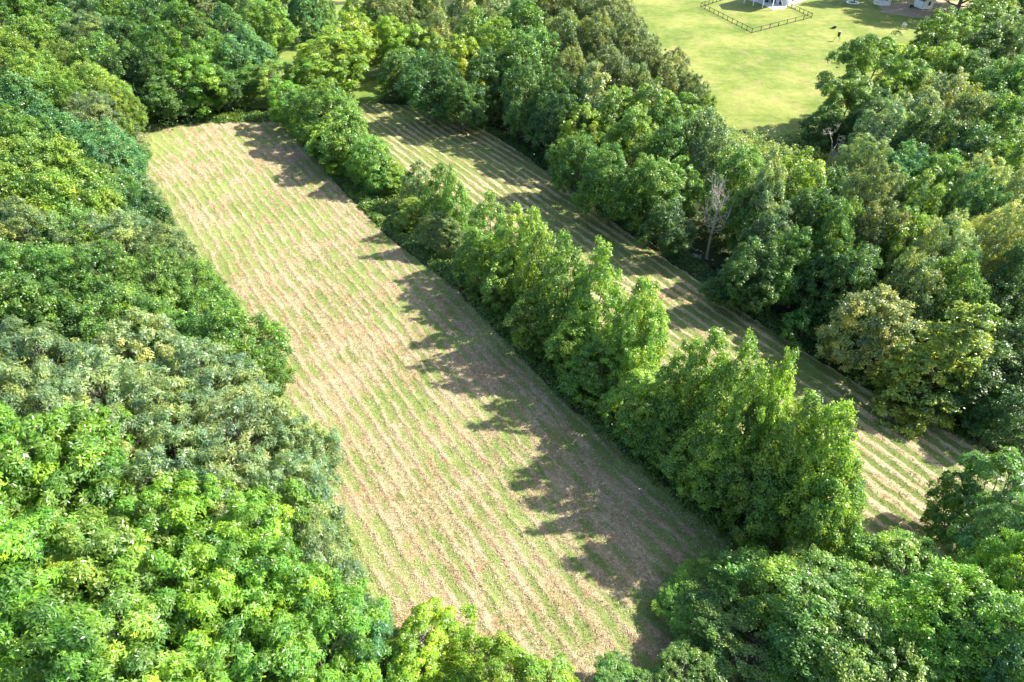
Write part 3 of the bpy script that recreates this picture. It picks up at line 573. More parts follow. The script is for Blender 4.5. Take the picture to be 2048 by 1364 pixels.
# ---------------------------------------------------------------- woods
WOODS = """
@trees of the left hillside woods
60 985 150 19 N F|bright green hickory crown at the left border just under the silvery trees
185 1010 130 18 N F|bright green hickory crown rising in front of the silvery trees with two peaks
50 1190 150 18 N F|bright green hickory at the left border above the bottom corner
215 1180 135 17 N L|yellowish hickory crown right of the one at the left border above the bottom corner
90 1345 150 18 N F|bright green hickory filling the bottom left corner
370 1095 110 17 N F|bright green hickory top jutting into the silvery trees from below
400 1240 135 17 N F|large bright green hickory at the middle of the lower left woods
290 1345 130 17 N L|yellow-green hickory on the bottom border right of the corner tree
520 1110 100 16 N F|small-topped bright hickory below the silvery trees near the hayfield
545 1215 110 16 N F|bright green hickory two crowns left of the near hayfield edge
480 1345 130 16 N F|bright green hickory on the bottom border below the woods' dark gap
640 1330 95 15 N F|bright green hickory nearest the hayfield on the bottom border
655 1165 80 12 S S|dull silvery tree hugging the hayfield edge below the big silvery stand
640 1060 42 6 C D|small dark green cedar on the hayfield edge under the silvery stand
690 1250 75 11 S B|blue-grey fine-leaved tree by the near left edge of the hayfield
590 1010 90 14 S S|silvery tree bulging over the hayfield edge, lowest of the silvery stand
600 890 70 13 S S|silvery tree pushing farthest right into the hayfield edge
490 890 105 16 S S|silvery tree in the middle of the stand beside the hayfield
480 1000 100 15 S S|silvery tree with bare twigs showing, just above the bright hickories
370 960 105 16 S S|silvery feathery tree in the heart of the silvery stand
360 850 105 16 S S|pale silvery tree uphill from the heart of the silvery stand
350 -12 45 16 M G|green crown cut by the top border above the gully
440 -14 42 16 M D|dark crown cut by the top border above the brownish cedars
395 -8 40 15 M G|green crown cut by the top border beside the brownish cedar top
245 930 100 16 S S|silvery tree wedged behind the two-peaked bright hickory
240 820 105 17 S S|silvery tree with lit grey tips at the stand's upper side
120 880 105 17 S S|silvery tree two crowns in from the left border
30 850 95 17 S S|silvery-leaved tree on the left border
80 760 90 17 S S|greyish feathery tree near the left border above the silvery stand
300 740 85 16 S P|palest flowering-looking tree topping the silvery stand
410 780 85 15 S S|silvery tree on the upper right shoulder of the stand
440 690 72 14 M G|dense green tree at the field edge where the silvery stand begins
500 740 45 11 M G|small dark green tree leaning over the field edge above a bare patch
335 690 80 15 Q G|finely leaved mid-green tree behind the dense one at the field edge
230 680 80 16 Q G|finely leaved mid-green tree above the palest flowering-looking tree
140 690 75 16 M D|dark green tree with a shaded hollow and visible trunk beside it
35 670 85 17 M G|green tree on the left border halfway down
400 600 70 13 Q G|finely leaved green tree reaching the left hayfield edge halfway down
310 600 80 15 Q G|finely leaved green tree one crown back from the hayfield edge halfway down
215 590 80 16 Q G|finely leaved green tree two crowns back from the hayfield edge
120 590 80 16 Q G|finely leaved green tree three crowns back from the hayfield edge
30 570 80 17 Q G|finely leaved green tree at the left border slightly above halfway
330 520 62 13 Q S|grey-green feathery tree over the left hayfield edge
245 505 70 15 Q S|grey-green tree one crown back from the feathery one at the hayfield edge
160 505 70 15 Q G|even mid-green crown between grey-green neighbours on the hillside
60 500 75 16 Q S|soft grey-green crown near the left border below the mottled yellow trees
290 445 48 12 M D|dark glossy green tree at the hayfield edge below the yellow saplings
230 450 50 13 M L|small yellowish tree tucked behind the dark glossy one
170 430 62 15 M L|mottled yellow-green tree on the hillside with open branches
95 430 65 16 M L|mottled yellow-green tree second from the left border
20 420 65 16 M L|mottled yellow-green tree on the left border
60 355 62 16 M L|light yellow-green crown with bright tips above the mottled trees
140 355 55 15 M L|light yellow-green crown beside the dark blue-green tree
195 385 45 13 M G|green tree between the blue-green tree and the mottled ones
225 340 50 14 O B|dark blue-green tree standing behind the yellow saplings
215 300 45 14 O B|blue-green tree uphill of the small cedar corner
250 400 38 11 O B|blue-green tree leaning to the hayfield below the yellow saplings
243 325 22 5 U Y|vivid yellow-green sapling patch by the field's upper left corner
262 352 20 4 U Y|second vivid yellow-green sapling by the field's left edge, nearer the camera
292 388 28 6 S S|pale wispy small tree right at the left hayfield edge
260 302 22 5 O G|low green tree just under the far left corner of the hayfield
268 262 17 8 C O|narrow brown-green cedar at the far left corner of the hayfield
150 290 50 14 O B|blue-green crown in the slanting dark band on the hillside
100 265 50 15 O B|blue-green crown second in the slanting dark band
40 215 55 16 O B|blue-green crown at the left border in the slanting dark band
20 290 55 16 M G|fresh green crown on the left border just under the dark band
75 310 48 15 M G|fresh green crown second from the border under the dark band
190 245 48 14 Q S|dull sage crown with bare grey branches near the far left corner
235 225 42 13 Q L|light green crown on the woods' shoulder above the cedar
130 215 48 15 M L|pale fresh green crown on the upper hillside
180 185 48 15 Q L|light green crown in the upper left woods facing the dark gully
75 170 50 16 M L|pale green crown in from the left border, upper quarter
15 130 50 16 M L|pale green crown on the left border, upper quarter
130 140 46 15 Q L|softly lit crown in the middle of the upper hillside
205 135 42 15 M G|green crown on the edge of the dark gully
60 95 48 16 M L|light green crown with yellow tips high on the left hillside
120 70 46 16 M G|green crown high on the hillside beside the pale one
185 80 46 15 Q S|pale sage crown with a bare limb above the gully
15 40 48 16 M G|blue-tinged green crown in the top left corner
75 25 46 16 M G|green crown on the top border next to the corner
140 15 46 15 M B|bluish crown on the top border above the hillside
200 25 44 15 Q S|sage-coloured crown on the top border over the gully
@trees of the dark woods beyond the hayfield
258 95 42 16 M D|dark green tree with yellowish flank at the mouth of the gully
262 150 38 14 M D|dark tree below the yellow-flanked one in the gully
250 35 42 16 M G|green tree on the top border right of the sage crown
310 45 42 17 M D|tall dark green tree on the top border beyond the gully
335 110 45 17 M G|big rounded green tree facing the gully
300 150 38 14 M D|shadowed tree at the bottom of the gully
325 192 34 10 M D|shadowed low tree behind the weeds at the hayfield's far edge
385 158 52 13 W F|spreading bright green tree behind the middle of the hayfield's far edge
440 172 36 10 M D|shadowed tree right of the spreading bright green one
365 60 40 16 M G|green dome behind the big rounded tree
410 25 36 16 C O|brownish cedar top on the upper border
408 75 32 14 C O|brownish cedar beside the yellow-tinged tree
432 110 32 13 M L|yellow-tinged tree in the dark woods beyond the field
455 60 36 15 O B|pale bluish tree right of the brown cedars
470 115 34 13 O B|bluish tree above the dark evergreen by the field's far edge
505 35 34 15 C D|dark cedar on the top border left of the far clearing
455 160 26 10 C D|dark upright cedar behind the hayfield's far edge
500 100 38 13 O B|rounded blue-green tree at the left side of the far clearing
535 50 36 14 M L|light green tree guarding the far clearing
500 160 32 8 M G|low round green tree near the far corner of the hayfield
545 155 38 10 W L|light green arching shrubby tree below the far clearing
570 195 34 10 W F|fresh green tree joining the far end of the tree row
560 15 30 14 M D|dark tree on the top border behind the clearing
605 20 28 15 O B|slender blue-green tree standing in the far clearing
645 10 22 15 O G|thin vine-clad tree on the top border beside a shaded meadow
670 110 62 15 W Y|large yellow-green walnut tree beyond the tree row
705 80 46 16 W Y|taller yellow-green walnut crown right behind the large one
645 150 44 11 W Y|lower yellow-green walnut crown at the left foot of the pair
690 215 26 6 U L|light bush at the foot of the walnut trees
@trees of the creek woods
735 20 38 14 W Y|yellow-green tree on the top border above the walnuts
775 15 34 15 S P|cream-tinged tree on the top border
800 55 36 14 M O|olive tree in the woods just right of the walnuts
775 85 34 12 M Y|yellow-green tree behind the meadow gap
830 95 46 13 W Y|broad yellow-green tree facing the meadow gap
805 140 38 11 M G|shaded green tree beside the gap at the strip's far end
865 165 48 13 M D|dark tree hanging over the far end of the hay strip
875 55 26 17 P P|slim cream-white pointed tree in the upper middle
875 115 34 13 O L|soft green tree below the slim cream pointed one
845 20 34 14 M D|dark tree on the top border left of the cream tree
925 30 34 18 P P|tall pale yellow pointed tree on the top border
945 75 40 16 O L|tall light green tree under the pale yellow pointed top
925 130 42 15 W Y|yellow-lit tree in the creek woods above the strip's far end
985 30 42 16 M S|greyish tree on the top border right of the pale pointed one
1000 95 45 16 O L|pale green crown with drooping clusters upper middle
985 165 46 14 M D|dark crown over the creek bend
925 205 36 10 M D|small dark tree right at the far corner of the hay strip
1050 55 45 16 M G|green crown below the top border near the olive oaks
1060 130 48 16 M G|mid-green crown left of the olive oaks
1052 192 44 15 M D|shadowed crown above the stony creek
1112 248 42 13 M D|shadowed crown overhanging the creek by the strip
1045 15 36 16 M S|grey-green crown on the top border left of the olive oaks
1110 30 46 17 Q O|olive oak on the top border, leftmost of its kind
1170 25 46 17 Q O|olive oak on the top border, second of its kind
1225 45 46 17 Q O|olive oak beside the far left end of the lawn
1125 95 48 17 Q O|olive oak with golden leaves in the middle of the oaks
1190 95 48 17 Q O|large olive oak behind the lawn's left side
1250 105 46 16 Q O|olive oak bulging toward the lawn
1135 165 48 15 Q O|olive oak above the cream-topped tree
1220 165 48 16 Q O|olive oak right of the cream-topped tree
1290 150 46 16 Q O|olive oak at the lawn edge, lower
1345 165 44 15 Q O|rightmost olive oak against the bright lawn
1375 200 34 12 Q O|smaller olive oak under the rightmost one at the lawn edge
1285 205 42 14 M O|olive tree just under the oaks
1190 195 40 16 P P|cream-topped tree standing out before the olive oaks
1235 235 42 14 O L|light green tree right of the cream-topped one
1130 215 42 14 M D|dark green tree left of the cream-topped one
1165 265 40 13 W Y|yellow-green tree by the bend of the hay strip, upper crown
1212 305 34 11 W Y|smaller yellow-green tree right of the upper yellow crown
1155 320 42 11 M G|green tree overhanging the outer bend of the hay strip
1300 235 46 15 W L|fresh light green tree below the olive oaks
1350 250 44 14 W L|fresh light green tree second from the lawn, below the oaks
1270 285 44 14 M L|light crown in the middle of the strip-side woods
1405 235 28 9 M L|small light green tree at the lawn's lower left edge
1340 310 46 14 M G|green crown left of the silvery-topped tree
1405 305 50 15 M S|silvery-green rounded tree behind the bare dead tree
1225 365 48 12 M G|green tree at the strip edge below the yellow-green pair
1290 380 46 12 M G|green tree at the strip edge beside the sandy bank
1350 375 42 12 W L|feathery light tree left of the bare dead tree
1335 445 40 9 M D|shaded tree at the foot of the woods left of the dead tree
1505 335 34 8 O G|mid-green tree behind the dead tree, toward the thicket
1475 370 44 13 M G|bright-rimmed green tree right of the dead tree
1580 385 50 15 W Y|yellow-green tree with lit right side beyond the dead tree
1535 400 34 16 P P|whitish-leaved tree left of the lit yellow-green one
1500 430 44 11 M G|blue-tinted green tree right of the dead trunk
1540 470 42 12 M S|pale-tufted tree under the whitish one
1470 575 34 6 M D|dark low tree beside the strip below the dead tree
1505 545 44 10 M D|dark tree on the near creek bank right of the low one
1580 525 48 12 M G|green tree above the dark pool of the creek
1620 450 46 13 M D|shadowed crown right of the lit yellow-green tree
1640 560 44 11 M D|shadowed tree over the far side of the creek pool
1735 420 52 16 Q S|silver-topped round tree in the right woods
1680 490 46 14 M G|green tree left below the silver-topped one
1745 500 44 14 M O|olive-shadowed tree under the silver-topped one
1850 430 56 16 W L|yellow-tipped spreading tree right of the silver-topped one
1810 500 46 14 W L|light drooping crown below the yellow-tipped tree
1700 570 46 12 M D|dark tree behind the leaning pale-green tree
1925 440 44 16 M B|blue-green crown beside the yellow-tipped tree
1890 520 52 15 Q P|cream-speckled crown in the right woods
1975 500 56 16 Q P|large cream-speckled crown at right, below the sunlit slope
2035 430 50 17 Q P|cream-lit crown on the right border
1820 590 46 13 M O|olive crown above the linden's left shoulder
1900 605 52 13 M G|drooping green crown behind the linden
1990 610 55 11 M D|dark crown right of the drooping green one
2040 560 50 15 M D|dark crown on the right border above the middle
1750 640 62 12 O P|leaning pale-green tree beside the creek, left of the linden
1878 738 88 14 K T|big tiered golden-green linden at the hay strip's edge
1985 760 66 9 M D|dark tree right behind the linden
2045 700 60 10 M D|dark tree on the right border level with the linden
2020 830 48 8 M D|dark bushy tree on the right border below the linden
1690 660 34 7 U D|dark bush on the bank left of the leaning pale-green tree
1655 625 36 6 U D|dark bush by the creek pool
1610 650 34 4 U G|weedy bush on the creek bank below the pool
@trees of the upper right woods
1745 150 70 19 N L|large open-crowned tree standing out against the lawn
1695 205 48 14 N L|low left arm-like crown below the large open-crowned tree
1790 195 46 15 W L|light crown at the right foot of the large open-crowned tree
1740 240 42 13 M D|shadowed tree under the large open-crowned one
1895 85 50 17 M L|bright rounded tree below the white shed
1880 150 42 15 M L|bright crown just under the rounded one below the shed
1840 115 34 12 M D|dark small tree between the lawn's shade and the bright crowns
1960 45 48 17 M L|light streaky crown near the top right corner
2025 20 44 18 M D|dark crown in the top right corner
1975 110 46 16 M D|dark crown in the hollow of the upper right woods
2025 100 44 18 M S|silvery crown on the right border near the top
1930 165 44 15 M D|dark crown below the bright rounded tree
1985 190 50 17 M G|green crown left of the right border, upper right woods
2035 190 44 17 M L|light crown on the right border under the silvery one
1870 210 44 16 M P|cream-flecked crown in the upper right woods
1820 250 46 15 M P|cream-flecked crown by the shadowed tree
1930 255 50 16 M O|olive crown in the middle of the upper right woods
2010 275 52 17 M G|green crown with white glints near the right border
1765 280 50 16 S S|white-glinting silvery tree above the broken snag
1855 300 50 16 M D|deep green crown right of the white-glinting tree
1940 330 50 16 M D|deep green crown well inside the right woods
2030 350 48 17 M L|yellowish crown on the right border
1735 340 46 14 S S|silvery twiggy tree right of the broken snag
1645 255 30 9 M D|small dark tree at the lawn's lower right corner
1670 400 46 12 M D|dark vine-covered tree below the broken snag
1800 370 50 15 M B|blue-green spreading crown in the right woods
1870 380 50 15 M G|green crown above the yellow-tipped tree
1960 400 50 16 Q P|cream-lit crown two in from the right border
@trees beside the camera at the bottom right
1400 1215 70 3.5 Q F|yellow-green tree at the near right corner of the large hayfield
1510 1300 125 6.5 Q G|large deep green tree on the bottom border right of centre
1500 1160 75 4.5 Q L|light green crown in front of the tree row's near end
1630 1165 80 7 Q L|light green crown between the row's end and the hay strip
1640 1260 140 11 Q G|deep green crown with glinting leaves, bottom right woods
1790 1170 105 10 Q F|fresh green rounded crown below the hay strip's near end
1740 1340 140 11 Q L|yellow-tipped crown on the bottom border of the right woods
1900 1270 130 15 Q F|fresh green crown one in from the right border, lower right
2005 1005 90 13 W G|blue-green open crown overlapping the near end of the hay strip
2030 1090 80 15 S B|bluish silvery crown on the right border, lower right
2030 1190 90 15 Q F|fresh green crown on the right border beneath the bluish one
2030 1340 110 15 Q B|blue-green crown in the bottom right corner
1925 1015 46 9 W G|low branch-like crown reaching over the strip, left of the open crown
@young trees on the bottom border of the hayfield
845 1290 72 8 W V|vivid lime tree on the bottom border, left of the pair in the field
975 1325 66 8 W V|vivid lime tree on the bottom border, right of the pair in the field
1075 1385 60 6 W V|tip of a lime sapling cut by the bottom border
760 1345 60 7 W F|low green tree on the bottom border left of the lime pair
1240 1395 66 5 Q G|green low crown on the bottom border by the tractor ruts
1360 1350 60 6 Q G|dark green crown at the bottom border beside the ruts
"""
grp = ''
for ln in WOODS.strip().splitlines():
    if ln.startswith('@'): grp = ln[1:]; continue
    head, lab = ln.split('|'); u, v, r, h, k, ti = head.split()
    tree_px(float(u), float(v), float(r), float(h), k, ti, lab, grp)

# trees by the shed and the lawn: tall trunks in view, crowns above it
for (x, y, h, r, ti, lab) in [(139, 229, 27, 10.5, 'G', 'tall tree behind the white shed whose shade covers the lawn'),
                              (152, 236, 25, 9.5, 'G', 'tall tree right of the white shed over bare earth'),
                              (138, 250, 25, 9.5, 'G', 'tree beyond the white shed shading the gazebo')]:
    add_tree(x, y, hz(x, y)+0.05, h, r, 'M', ti, lab, 'shade trees round the white shed')
x, y, _ = at(1707, 5.5)
add_tree(x, y, 0.05, 15, 4.0, 'M', 'G', 'lawn tree growing out of a white ring near the top border', 'shade trees round the white shed')

# dead trees
def dead_tree(name, loc, H, spread, seed, label, lean=(0, 0), r0=0.2, up=1.0, nb=34):
    rg = random.Random(seed); root = empty(name, loc); tag(root, label, 'dead tree'); root.rotation_euler = (lean[0], lean[1], 0)
    mb = MB(); n_ = 8; ax = [Vector((0.25*math.sin(i*1.1+seed)*i/n_*1.4, 0.2*math.cos(i*1.7)*i/n_, H*0.97*i/n_)) for i in range(n_+1)]; ax[0].z = -0.3
    mb.tube(ax, [r0*(1-0.92*i/n_) for i in range(n_+1)], 7); mb.build('trunk', 'dead_wood', root)
    br = MB()
    for k in range(nb):
        f = 0.22+0.72*rg.random(); i = min(n_-1, int(f*n_)); a = ax[i].lerp(ax[i+1], f*n_-i); an = rg.uniform(0, 2*PI)
        ln_ = spread*(1.15-f*0.8)*rg.uniform(.6, 1.1)*1.2; e = a + Vector((math.cos(an)*ln_*.55, math.sin(an)*ln_*.55, ln_*up*rg.uniform(.7, 1.2)))
        if e.z > H: e.z = H - rg.random()*.5
        m_ = a.lerp(e, .5) + Vector((math.cos(an)*ln_*.16, math.sin(an)*ln_*.16, -ln_*.08)); rr = r0*(1-f)*.45+0.025
        br.tube([a, m_, e], [rr, rr*.65, rr*.3], 4)
        for _ in range(5):
            q = rg.uniform(.3, .95); b0 = m_.lerp(e, q) if q > .5 else a.lerp(m_, q*2)
            e2 = b0 + Vector((rg.gauss(0, .3), rg.gauss(0, .3), rg.uniform(.3, 1.0)*up))*ln_*.42
            br.tube([b0, e2], [rr*.4+.012, .012], 3)
            e3 = b0.lerp(e2, .6) + Vector((rg.gauss(0, .25), rg.gauss(0, .25), rg.uniform(.1, .5)))*ln_*.3
            br.tube([b0.lerp(e2, .6), e3], [.02, .01], 3)
    br.build('branches', 'dead_wood', root)
x, y, _ = at(1411, 524); dead_tree('dead_tree', (x, y, 0), 14.0, 4.4, 3, 'bare grey dead tree standing at the creek-side edge of the narrow hay strip', r0=0.24)
x, y, _ = at(1668, 345, 3); dead_tree('broken_snag', (x, y, hz(x, y)+1.5), 11.5, 5.5, 8, 'pale broken snag with twisted limbs below the lawn', lean=(0.1, -0.35), r0=0.26, up=0.45, nb=12)
x, y, _ = at(1965, 440, 7); dead_tree('dead_branch_tree', (x, y, hz(x, y)), 15.5, 3.0, 12, 'bleached dead stem poking out among cream-lit crowns at the right', lean=(0.0, 0.22), r0=0.16, up=0.8, nb=10)

# ---------------------------------------------------------------- the lawn: fence, house, shed, gazebo, small things
fence = empty('rail_fence', (at(1503, 67)[0], at(1503, 67)[1], 0.06)); tag(fence, 'black post and rail fence enclosing a corner of lawn by the white house', 'fence')
org = Vector(fence.location)
def fence_run(p, q, bays, first=True):
    p = Vector((*p, 0.06)) - org; q = Vector((*q, 0.06)) - org
    d = (q-p)/bays; n_ = (q-p).normalized()
    for i in range(bays+1):
        if i == 0 and not first: continue
        c = p + d*i; MB().box(c.x-.075, c.x+.075, c.y-.075, c.y+.075, -.2, 1.38).build('post', 'black_wood', fence)
    for i in range(bays):
        a = p+d*i; b = a+d
        for z in (1.28, 0.18): MB().bar(a+n_*.076+Vector((0, 0, z)), b-n_*.076+Vector((0, 0, z)), .05, .13).build('rail', 'black_wood', fence)
Apt = at(1401, 15)[:2]; Bpt = at(1503, 67)[:2]; Cpt = at(1622.5, 36)[:2]; Dpt = at(1574, 14)[:2]; Ept = at(1455, -2)[:2]
fence_run(Bpt, Apt, 11); fence_run(Bpt, Cpt, 7, False); fence_run(Cpt, Dpt, 6, False); fence_run(Apt, Ept, 7, False)
# wire mesh between the rails is too fine to see; the house
K0 = at(1573, 13)[:2]; ang = math.atan2(0.64, 0.77)
house = empty('house', (K0[0], K0[1], 0.06), ang); tag(house, 'white house with shaded porch wall, only its foot in view at the top border', 'house')
mb = MB(); mb.box(0, 15, 0, 0.2, 0, 7.5); mb.build('right_wall', 'grey_siding', house)
mb = MB(); mb.box(0, 0.2, 0.203, 11, 0, 7.5); mb.build('porch_wall', 'grey_siding', house)
MB().box(14.8, 15, 0.203, 11, 0, 7.5).build('end_wall', 'grey_siding', house)
MB().box(0.203, 14.797, 10.8, 11, 0, 7.5).build('back_wall', 'grey_siding', house)
for g_, xx in (('gable', 0.003), ('gable', 14.797)):
    mb = MB(); mb.add([(xx, 0, 7.503), (xx, 11, 7.503), (xx, 5.5, 11.0), (xx+.2, 0, 7.503), (xx+.2, 11, 7.503), (xx+.2, 5.5, 11.0)], [(0, 2, 1), (3, 4, 5), (0, 1, 4, 3), (1, 2, 5, 4), (2, 0, 3, 5)]); mb.build(g_, 'grey_siding', house)
mb = MB()
for sgn in (0, 1):
    y0, y1 = (-0.6, 5.5) if sgn == 0 else (11.6, 5.5); z0 = 7.5-.6*3.5/5.5+.1; z1 = 11.1
    mb.add([(-8.6, y0, z0), (15.5, y0, z0), (15.5, y1, z1), (-8.6, y1, z1), (-8.6, y0, z0+.15), (15.5, y0, z0+.15), (15.5, y1, z1+.15), (-8.6, y1, z1+.15)],
           [(0, 1, 2, 3), (4, 7, 6, 5), (0, 4, 5, 1), (2, 6, 7, 3), (0, 3, 7, 4), (1, 5, 6, 2)])
mb.build('roof', 'roofing', house)  # out of view; ridge raised and overhang added past the patio to shadow the lawn
for (y0, y1, z0, z1, nm, mt) in [(2.0, 3.0, 0.05, 2.15, 'door', 'dark_glass'), (4.2, 6.0, 0.05, 2.15, 'door', 'dark_glass'), (7.4, 8.6, .9, 2.1, 'window', 'dark_glass')]:
    fr = MB().box(-.05, -.003, y0-.1, y0, z0, z1+.1).box(-.05, -.003, y1, y1+.1, z0, z1+.1).box(-.05, -.003, y0, y1, z1, z1+.1).build(nm, 'white_paint', house)
    MB().box(-.02, -.004, y0, y1, z0, z1).build('pane', mt, fr)
for xw in (2.5, 6.5, 10.5):
    fr = MB().box(xw-.1, xw, -.05, -.003, 1.0, 2.5).box(xw+1, xw+1.1, -.05, -.003, 1.0, 2.5).box(xw, xw+1, -.05, -.003, 2.4, 2.5).box(xw, xw+1, -.05, -.003, 1.0, 1.1).build('window', 'white_paint', house)
    MB().box(xw, xw+1, -.02, -.004, 1.1, 2.4).build('pane', 'dark_glass', fr)
for yy, zz in ((0.1, 7.6), (3.6, 9.7), (7.2, 9.7), (10.7, 7.6)): MB().box(-8.3, -8.05, yy, yy+.25, 0.1, zz).build('porch_post', 'white_paint', house)
MB().bar((-2.4, 1.4, 2.4), (-0.6, 1.0, .15), .12, .2).build('stair_rail', 'white_paint', house)
MB().box(-1.3, -.4, 6.6, 7.6, .1, .9).box(-1.35, -.35, 6.55, 7.65, .9, .96).build('porch_cupboard', 'dark_metal', house)
pp = [at(1546, 20.5)[:2], at(1569, 18)[:2], at(1576, 12)[:2], at(1560, -8)[:2], at(1512, -4)[:2], at(1497, 0)[:2], at(1508, 3.5)[:2], at(1522, 8)[:2]]
mb = MB(); k = len(pp); mb.add([(x, y, 0.05) for x, y in pp] + [(x, y, 0.16) for x, y in pp], [tuple(range(k))[::-1], tuple(range(k, 2*k))] + [(i, (i+1) % k, (i+1) % k+k, i+k) for i in range(k)])
tag(mb.build('patio', 'concrete'), 'pale concrete patio slab in front of the white house', 'patio')
tb = empty('patio_table', (*at(1531, 5)[:2], 0.16)); tag(tb, 'dark blue-shaded table standing on the patio beside the house', 'table')
MB().box(-.8, .8, -.5, .5, .70, .75).build('tabletop', 'white_paint', tb)
for sx in (-.7, .7):
    for sy in (-.4, .4): MB().box(sx-.04, sx+.04, sy-.04, sy+.04, 0, .70).build('leg', 'white_paint', tb)
def chair(loc, rz, label, mat='white_paint', name='garden_chair', group=None, sc=1.0):
    c = empty(name, loc, rz, (sc,)*3); tag(c, label, 'chair', group)
    for k in range(4): MB().box(-.32, .32, -.32+k*.17, -.18+k*.17, .38, .42).build('seat_slat', mat, c)
    for k in range(4): MB().add([(-.32+k*.165, .36, .40), (-.18+k*.165, .36, .40), (-.18+k*.165, .62, 1.15), (-.32+k*.165, .62, 1.15), (-.32+k*.165, .39, .40), (-.18+k*.165, .39, .40), (-.18+k*.165, .65, 1.15), (-.32+k*.165, .65, 1.15)],
        [(0, 1, 2, 3), (4, 7, 6, 5), (0, 4, 5, 1), (2, 6, 7, 3), (0, 3, 7, 4), (1, 5, 6, 2)]).build('back_slat', mat, c)
    for sx in (-1, 1):
        MB().box(sx*.40-.06, sx*.40+.06, -.38, .45, .60, .64).build('armrest', mat, c)
        MB().box(sx*.40-.04, sx*.40+.04, -.36, -.28, 0, .598).build('leg', mat, c); MB().box(sx*.40-.04, sx*.40+.04, .34, .42, 0, .598).build('leg', mat, c)
    return c
chair((*at(1807.5, 54)[:2], 0.06), 2.4, 'white wooden garden chair standing on the shaded lawn below the shed', sc=1.25)
chair((*at(1590, 17)[:2], 0.06), 1.0, 'white garden chair behind the black fence at the house corner', sc=1.1)
# shed
S0 = at(1842.5, 20.5)[:2]; S1 = at(1863, 19.3)[:2]; S2 = at(1824, 13.6)[:2]
ang = math.atan2(S1[1]-S0[1], S1[0]-S0[0]); wS = math.dist(S0, S1); lS = math.dist(S0, S2)
shed = empty('shed', (S0[0], S0[1], 0.08), ang); tag(shed, 'small white garden shed with a dark window near the top right', 'shed')
MB().box(0, wS, 0, lS, -.1, .15).build('foundation', 'dark_metal', shed)
MB().box(0, wS, 0, .1, .153, 2.7).build('front_wall', 'white_paint', shed); MB().box(0, .1, .103, lS, .153, 2.7).build('side_wall', 'white_paint', shed)
MB().box(wS-.1, wS, .103, lS, .153, 2.7).build('side_wall', 'white_paint', shed); MB().box(.103, wS-.103, lS-.1, lS, .153, 2.7).build('back_wall', 'white_paint', shed)
mb = MB(); mb.add([(0, 0, 2.703), (wS, 0, 2.703), (wS/2, 0, 3.9), (0, .1, 2.703), (wS, .1, 2.703), (wS/2, .1, 3.9)], [(0, 1, 2), (3, 5, 4), (0, 3, 4, 1), (1, 4, 5, 2), (2, 5, 3, 0)]); mb.build('gable', 'white_paint', shed)
mb = MB()
for sg in (0, 1):
    x0 = -.3 if sg == 0 else wS+.3; z0 = 2.5; xm = wS/2; zm = 3.95
    mb.add([(x0, -.3, z0), (x0, lS+.3, z0), (xm, lS+.3, zm), (xm, -.3, zm), (x0, -.3, z0+.1), (x0, lS+.3, z0+.1), (xm, lS+.3, zm+.1), (xm, -.3, zm+.1)], [(0, 1, 2, 3), (4, 7, 6, 5), (0, 4, 5, 1), (2, 6, 7, 3), (0, 3, 7, 4), (1, 5, 6, 2)])
mb.build('roof', 'roofing', shed)
MB().box(-.02, .06, -.02, -.003, .153, 2.7).build('corner_trim', 'dark_metal', shed)
fr = MB().box(wS*.5-.06, wS*.5+.75, -.04, -.003, 1.22, 2.32).build('window', 'dark_metal', shed)
for zz in (1.3, 1.8): 
    for xx in (0, .36): MB().box(wS*.5+xx, wS*.5+xx+.32, -.055, -.042, zz, zz+.45).build('pane', 'dark_glass', fr)
# dark bench against the shed's side
bx_, by_ = at(1829, 17)[:2]; bn = empty('bench', (bx_, by_, .06), ang); tag(bn, 'low dark bench against the left side of the white shed', 'bench')
MB().box(-1.4, -.1, .1, .7, .42, .48).build('seat', 'dark_metal', bn)
MB().box(-1.4, -1.3, .15, .65, 0, .418).build('leg', 'dark_metal', bn); MB().box(-.2, -.1, .15, .65, 0, .418).build('leg', 'dark_metal', bn)
MB().box(-1.4, -.1, .703, .76, .3, .9).build('backrest', 'dark_metal', bn)
# gazebo
gx_, gy_ = at(1763, 8)[:2]; gz = empty('gazebo', (gx_, gy_, .06)); tag(gz, 'white octagonal gazebo with railings near the top border', 'gazebo')
def octa(r, z0, z1, k=8):
    p = [(r*math.cos(2*PI*i/k+PI/8), r*math.sin(2*PI*i/k+PI/8)) for i in range(k)]
    return MB().add([(x, y, z0) for x, y in p]+[(x, y, z1) for x, y in p], [tuple(range(k))[::-1], tuple(range(k, 2*k))]+[(i, (i+1) % k, (i+1) % k+k, i+k) for i in range(k)])
octa(2.75, 0, .3).build('deck', 'white_paint', gz)
cs = [Vector((2.6*math.cos(2*PI*i/8+PI/8), 2.6*math.sin(2*PI*i/8+PI/8), 0)) for i in range(8)]
for i in range(8):
    c = cs[i]; MB().box(c.x-.07, c.x+.07, c.y-.07, c.y+.07, .302, 2.5).build('post', 'white_paint', gz)
    if i != 2:
        d = cs[(i+1) % 8]-c; u_ = d.normalized()*.08
        rl = MB().bar(c+u_+Vector((0, 0, 1.25)), cs[(i+1) % 8]-u_+Vector((0, 0, 1.25)), .1, .1).build('railing', 'white_paint', gz)
        mb = MB().bar(c+u_+Vector((0, 0, .45)), cs[(i+1) % 8]-u_+Vector((0, 0, .45)), .06, .08)
        for k in range(1, 11):
            q = c+d*k/11; mb.box(q.x-.035, q.x+.035, q.y-.035, q.y+.035, .49, 1.2)
        mb.build('balusters', 'white_paint', rl)
k = 8; p = [(3.0*math.cos(2*PI*i/8+PI/8), 3.0*math.sin(2*PI*i/8+PI/8), 2.503) for i in range(8)]
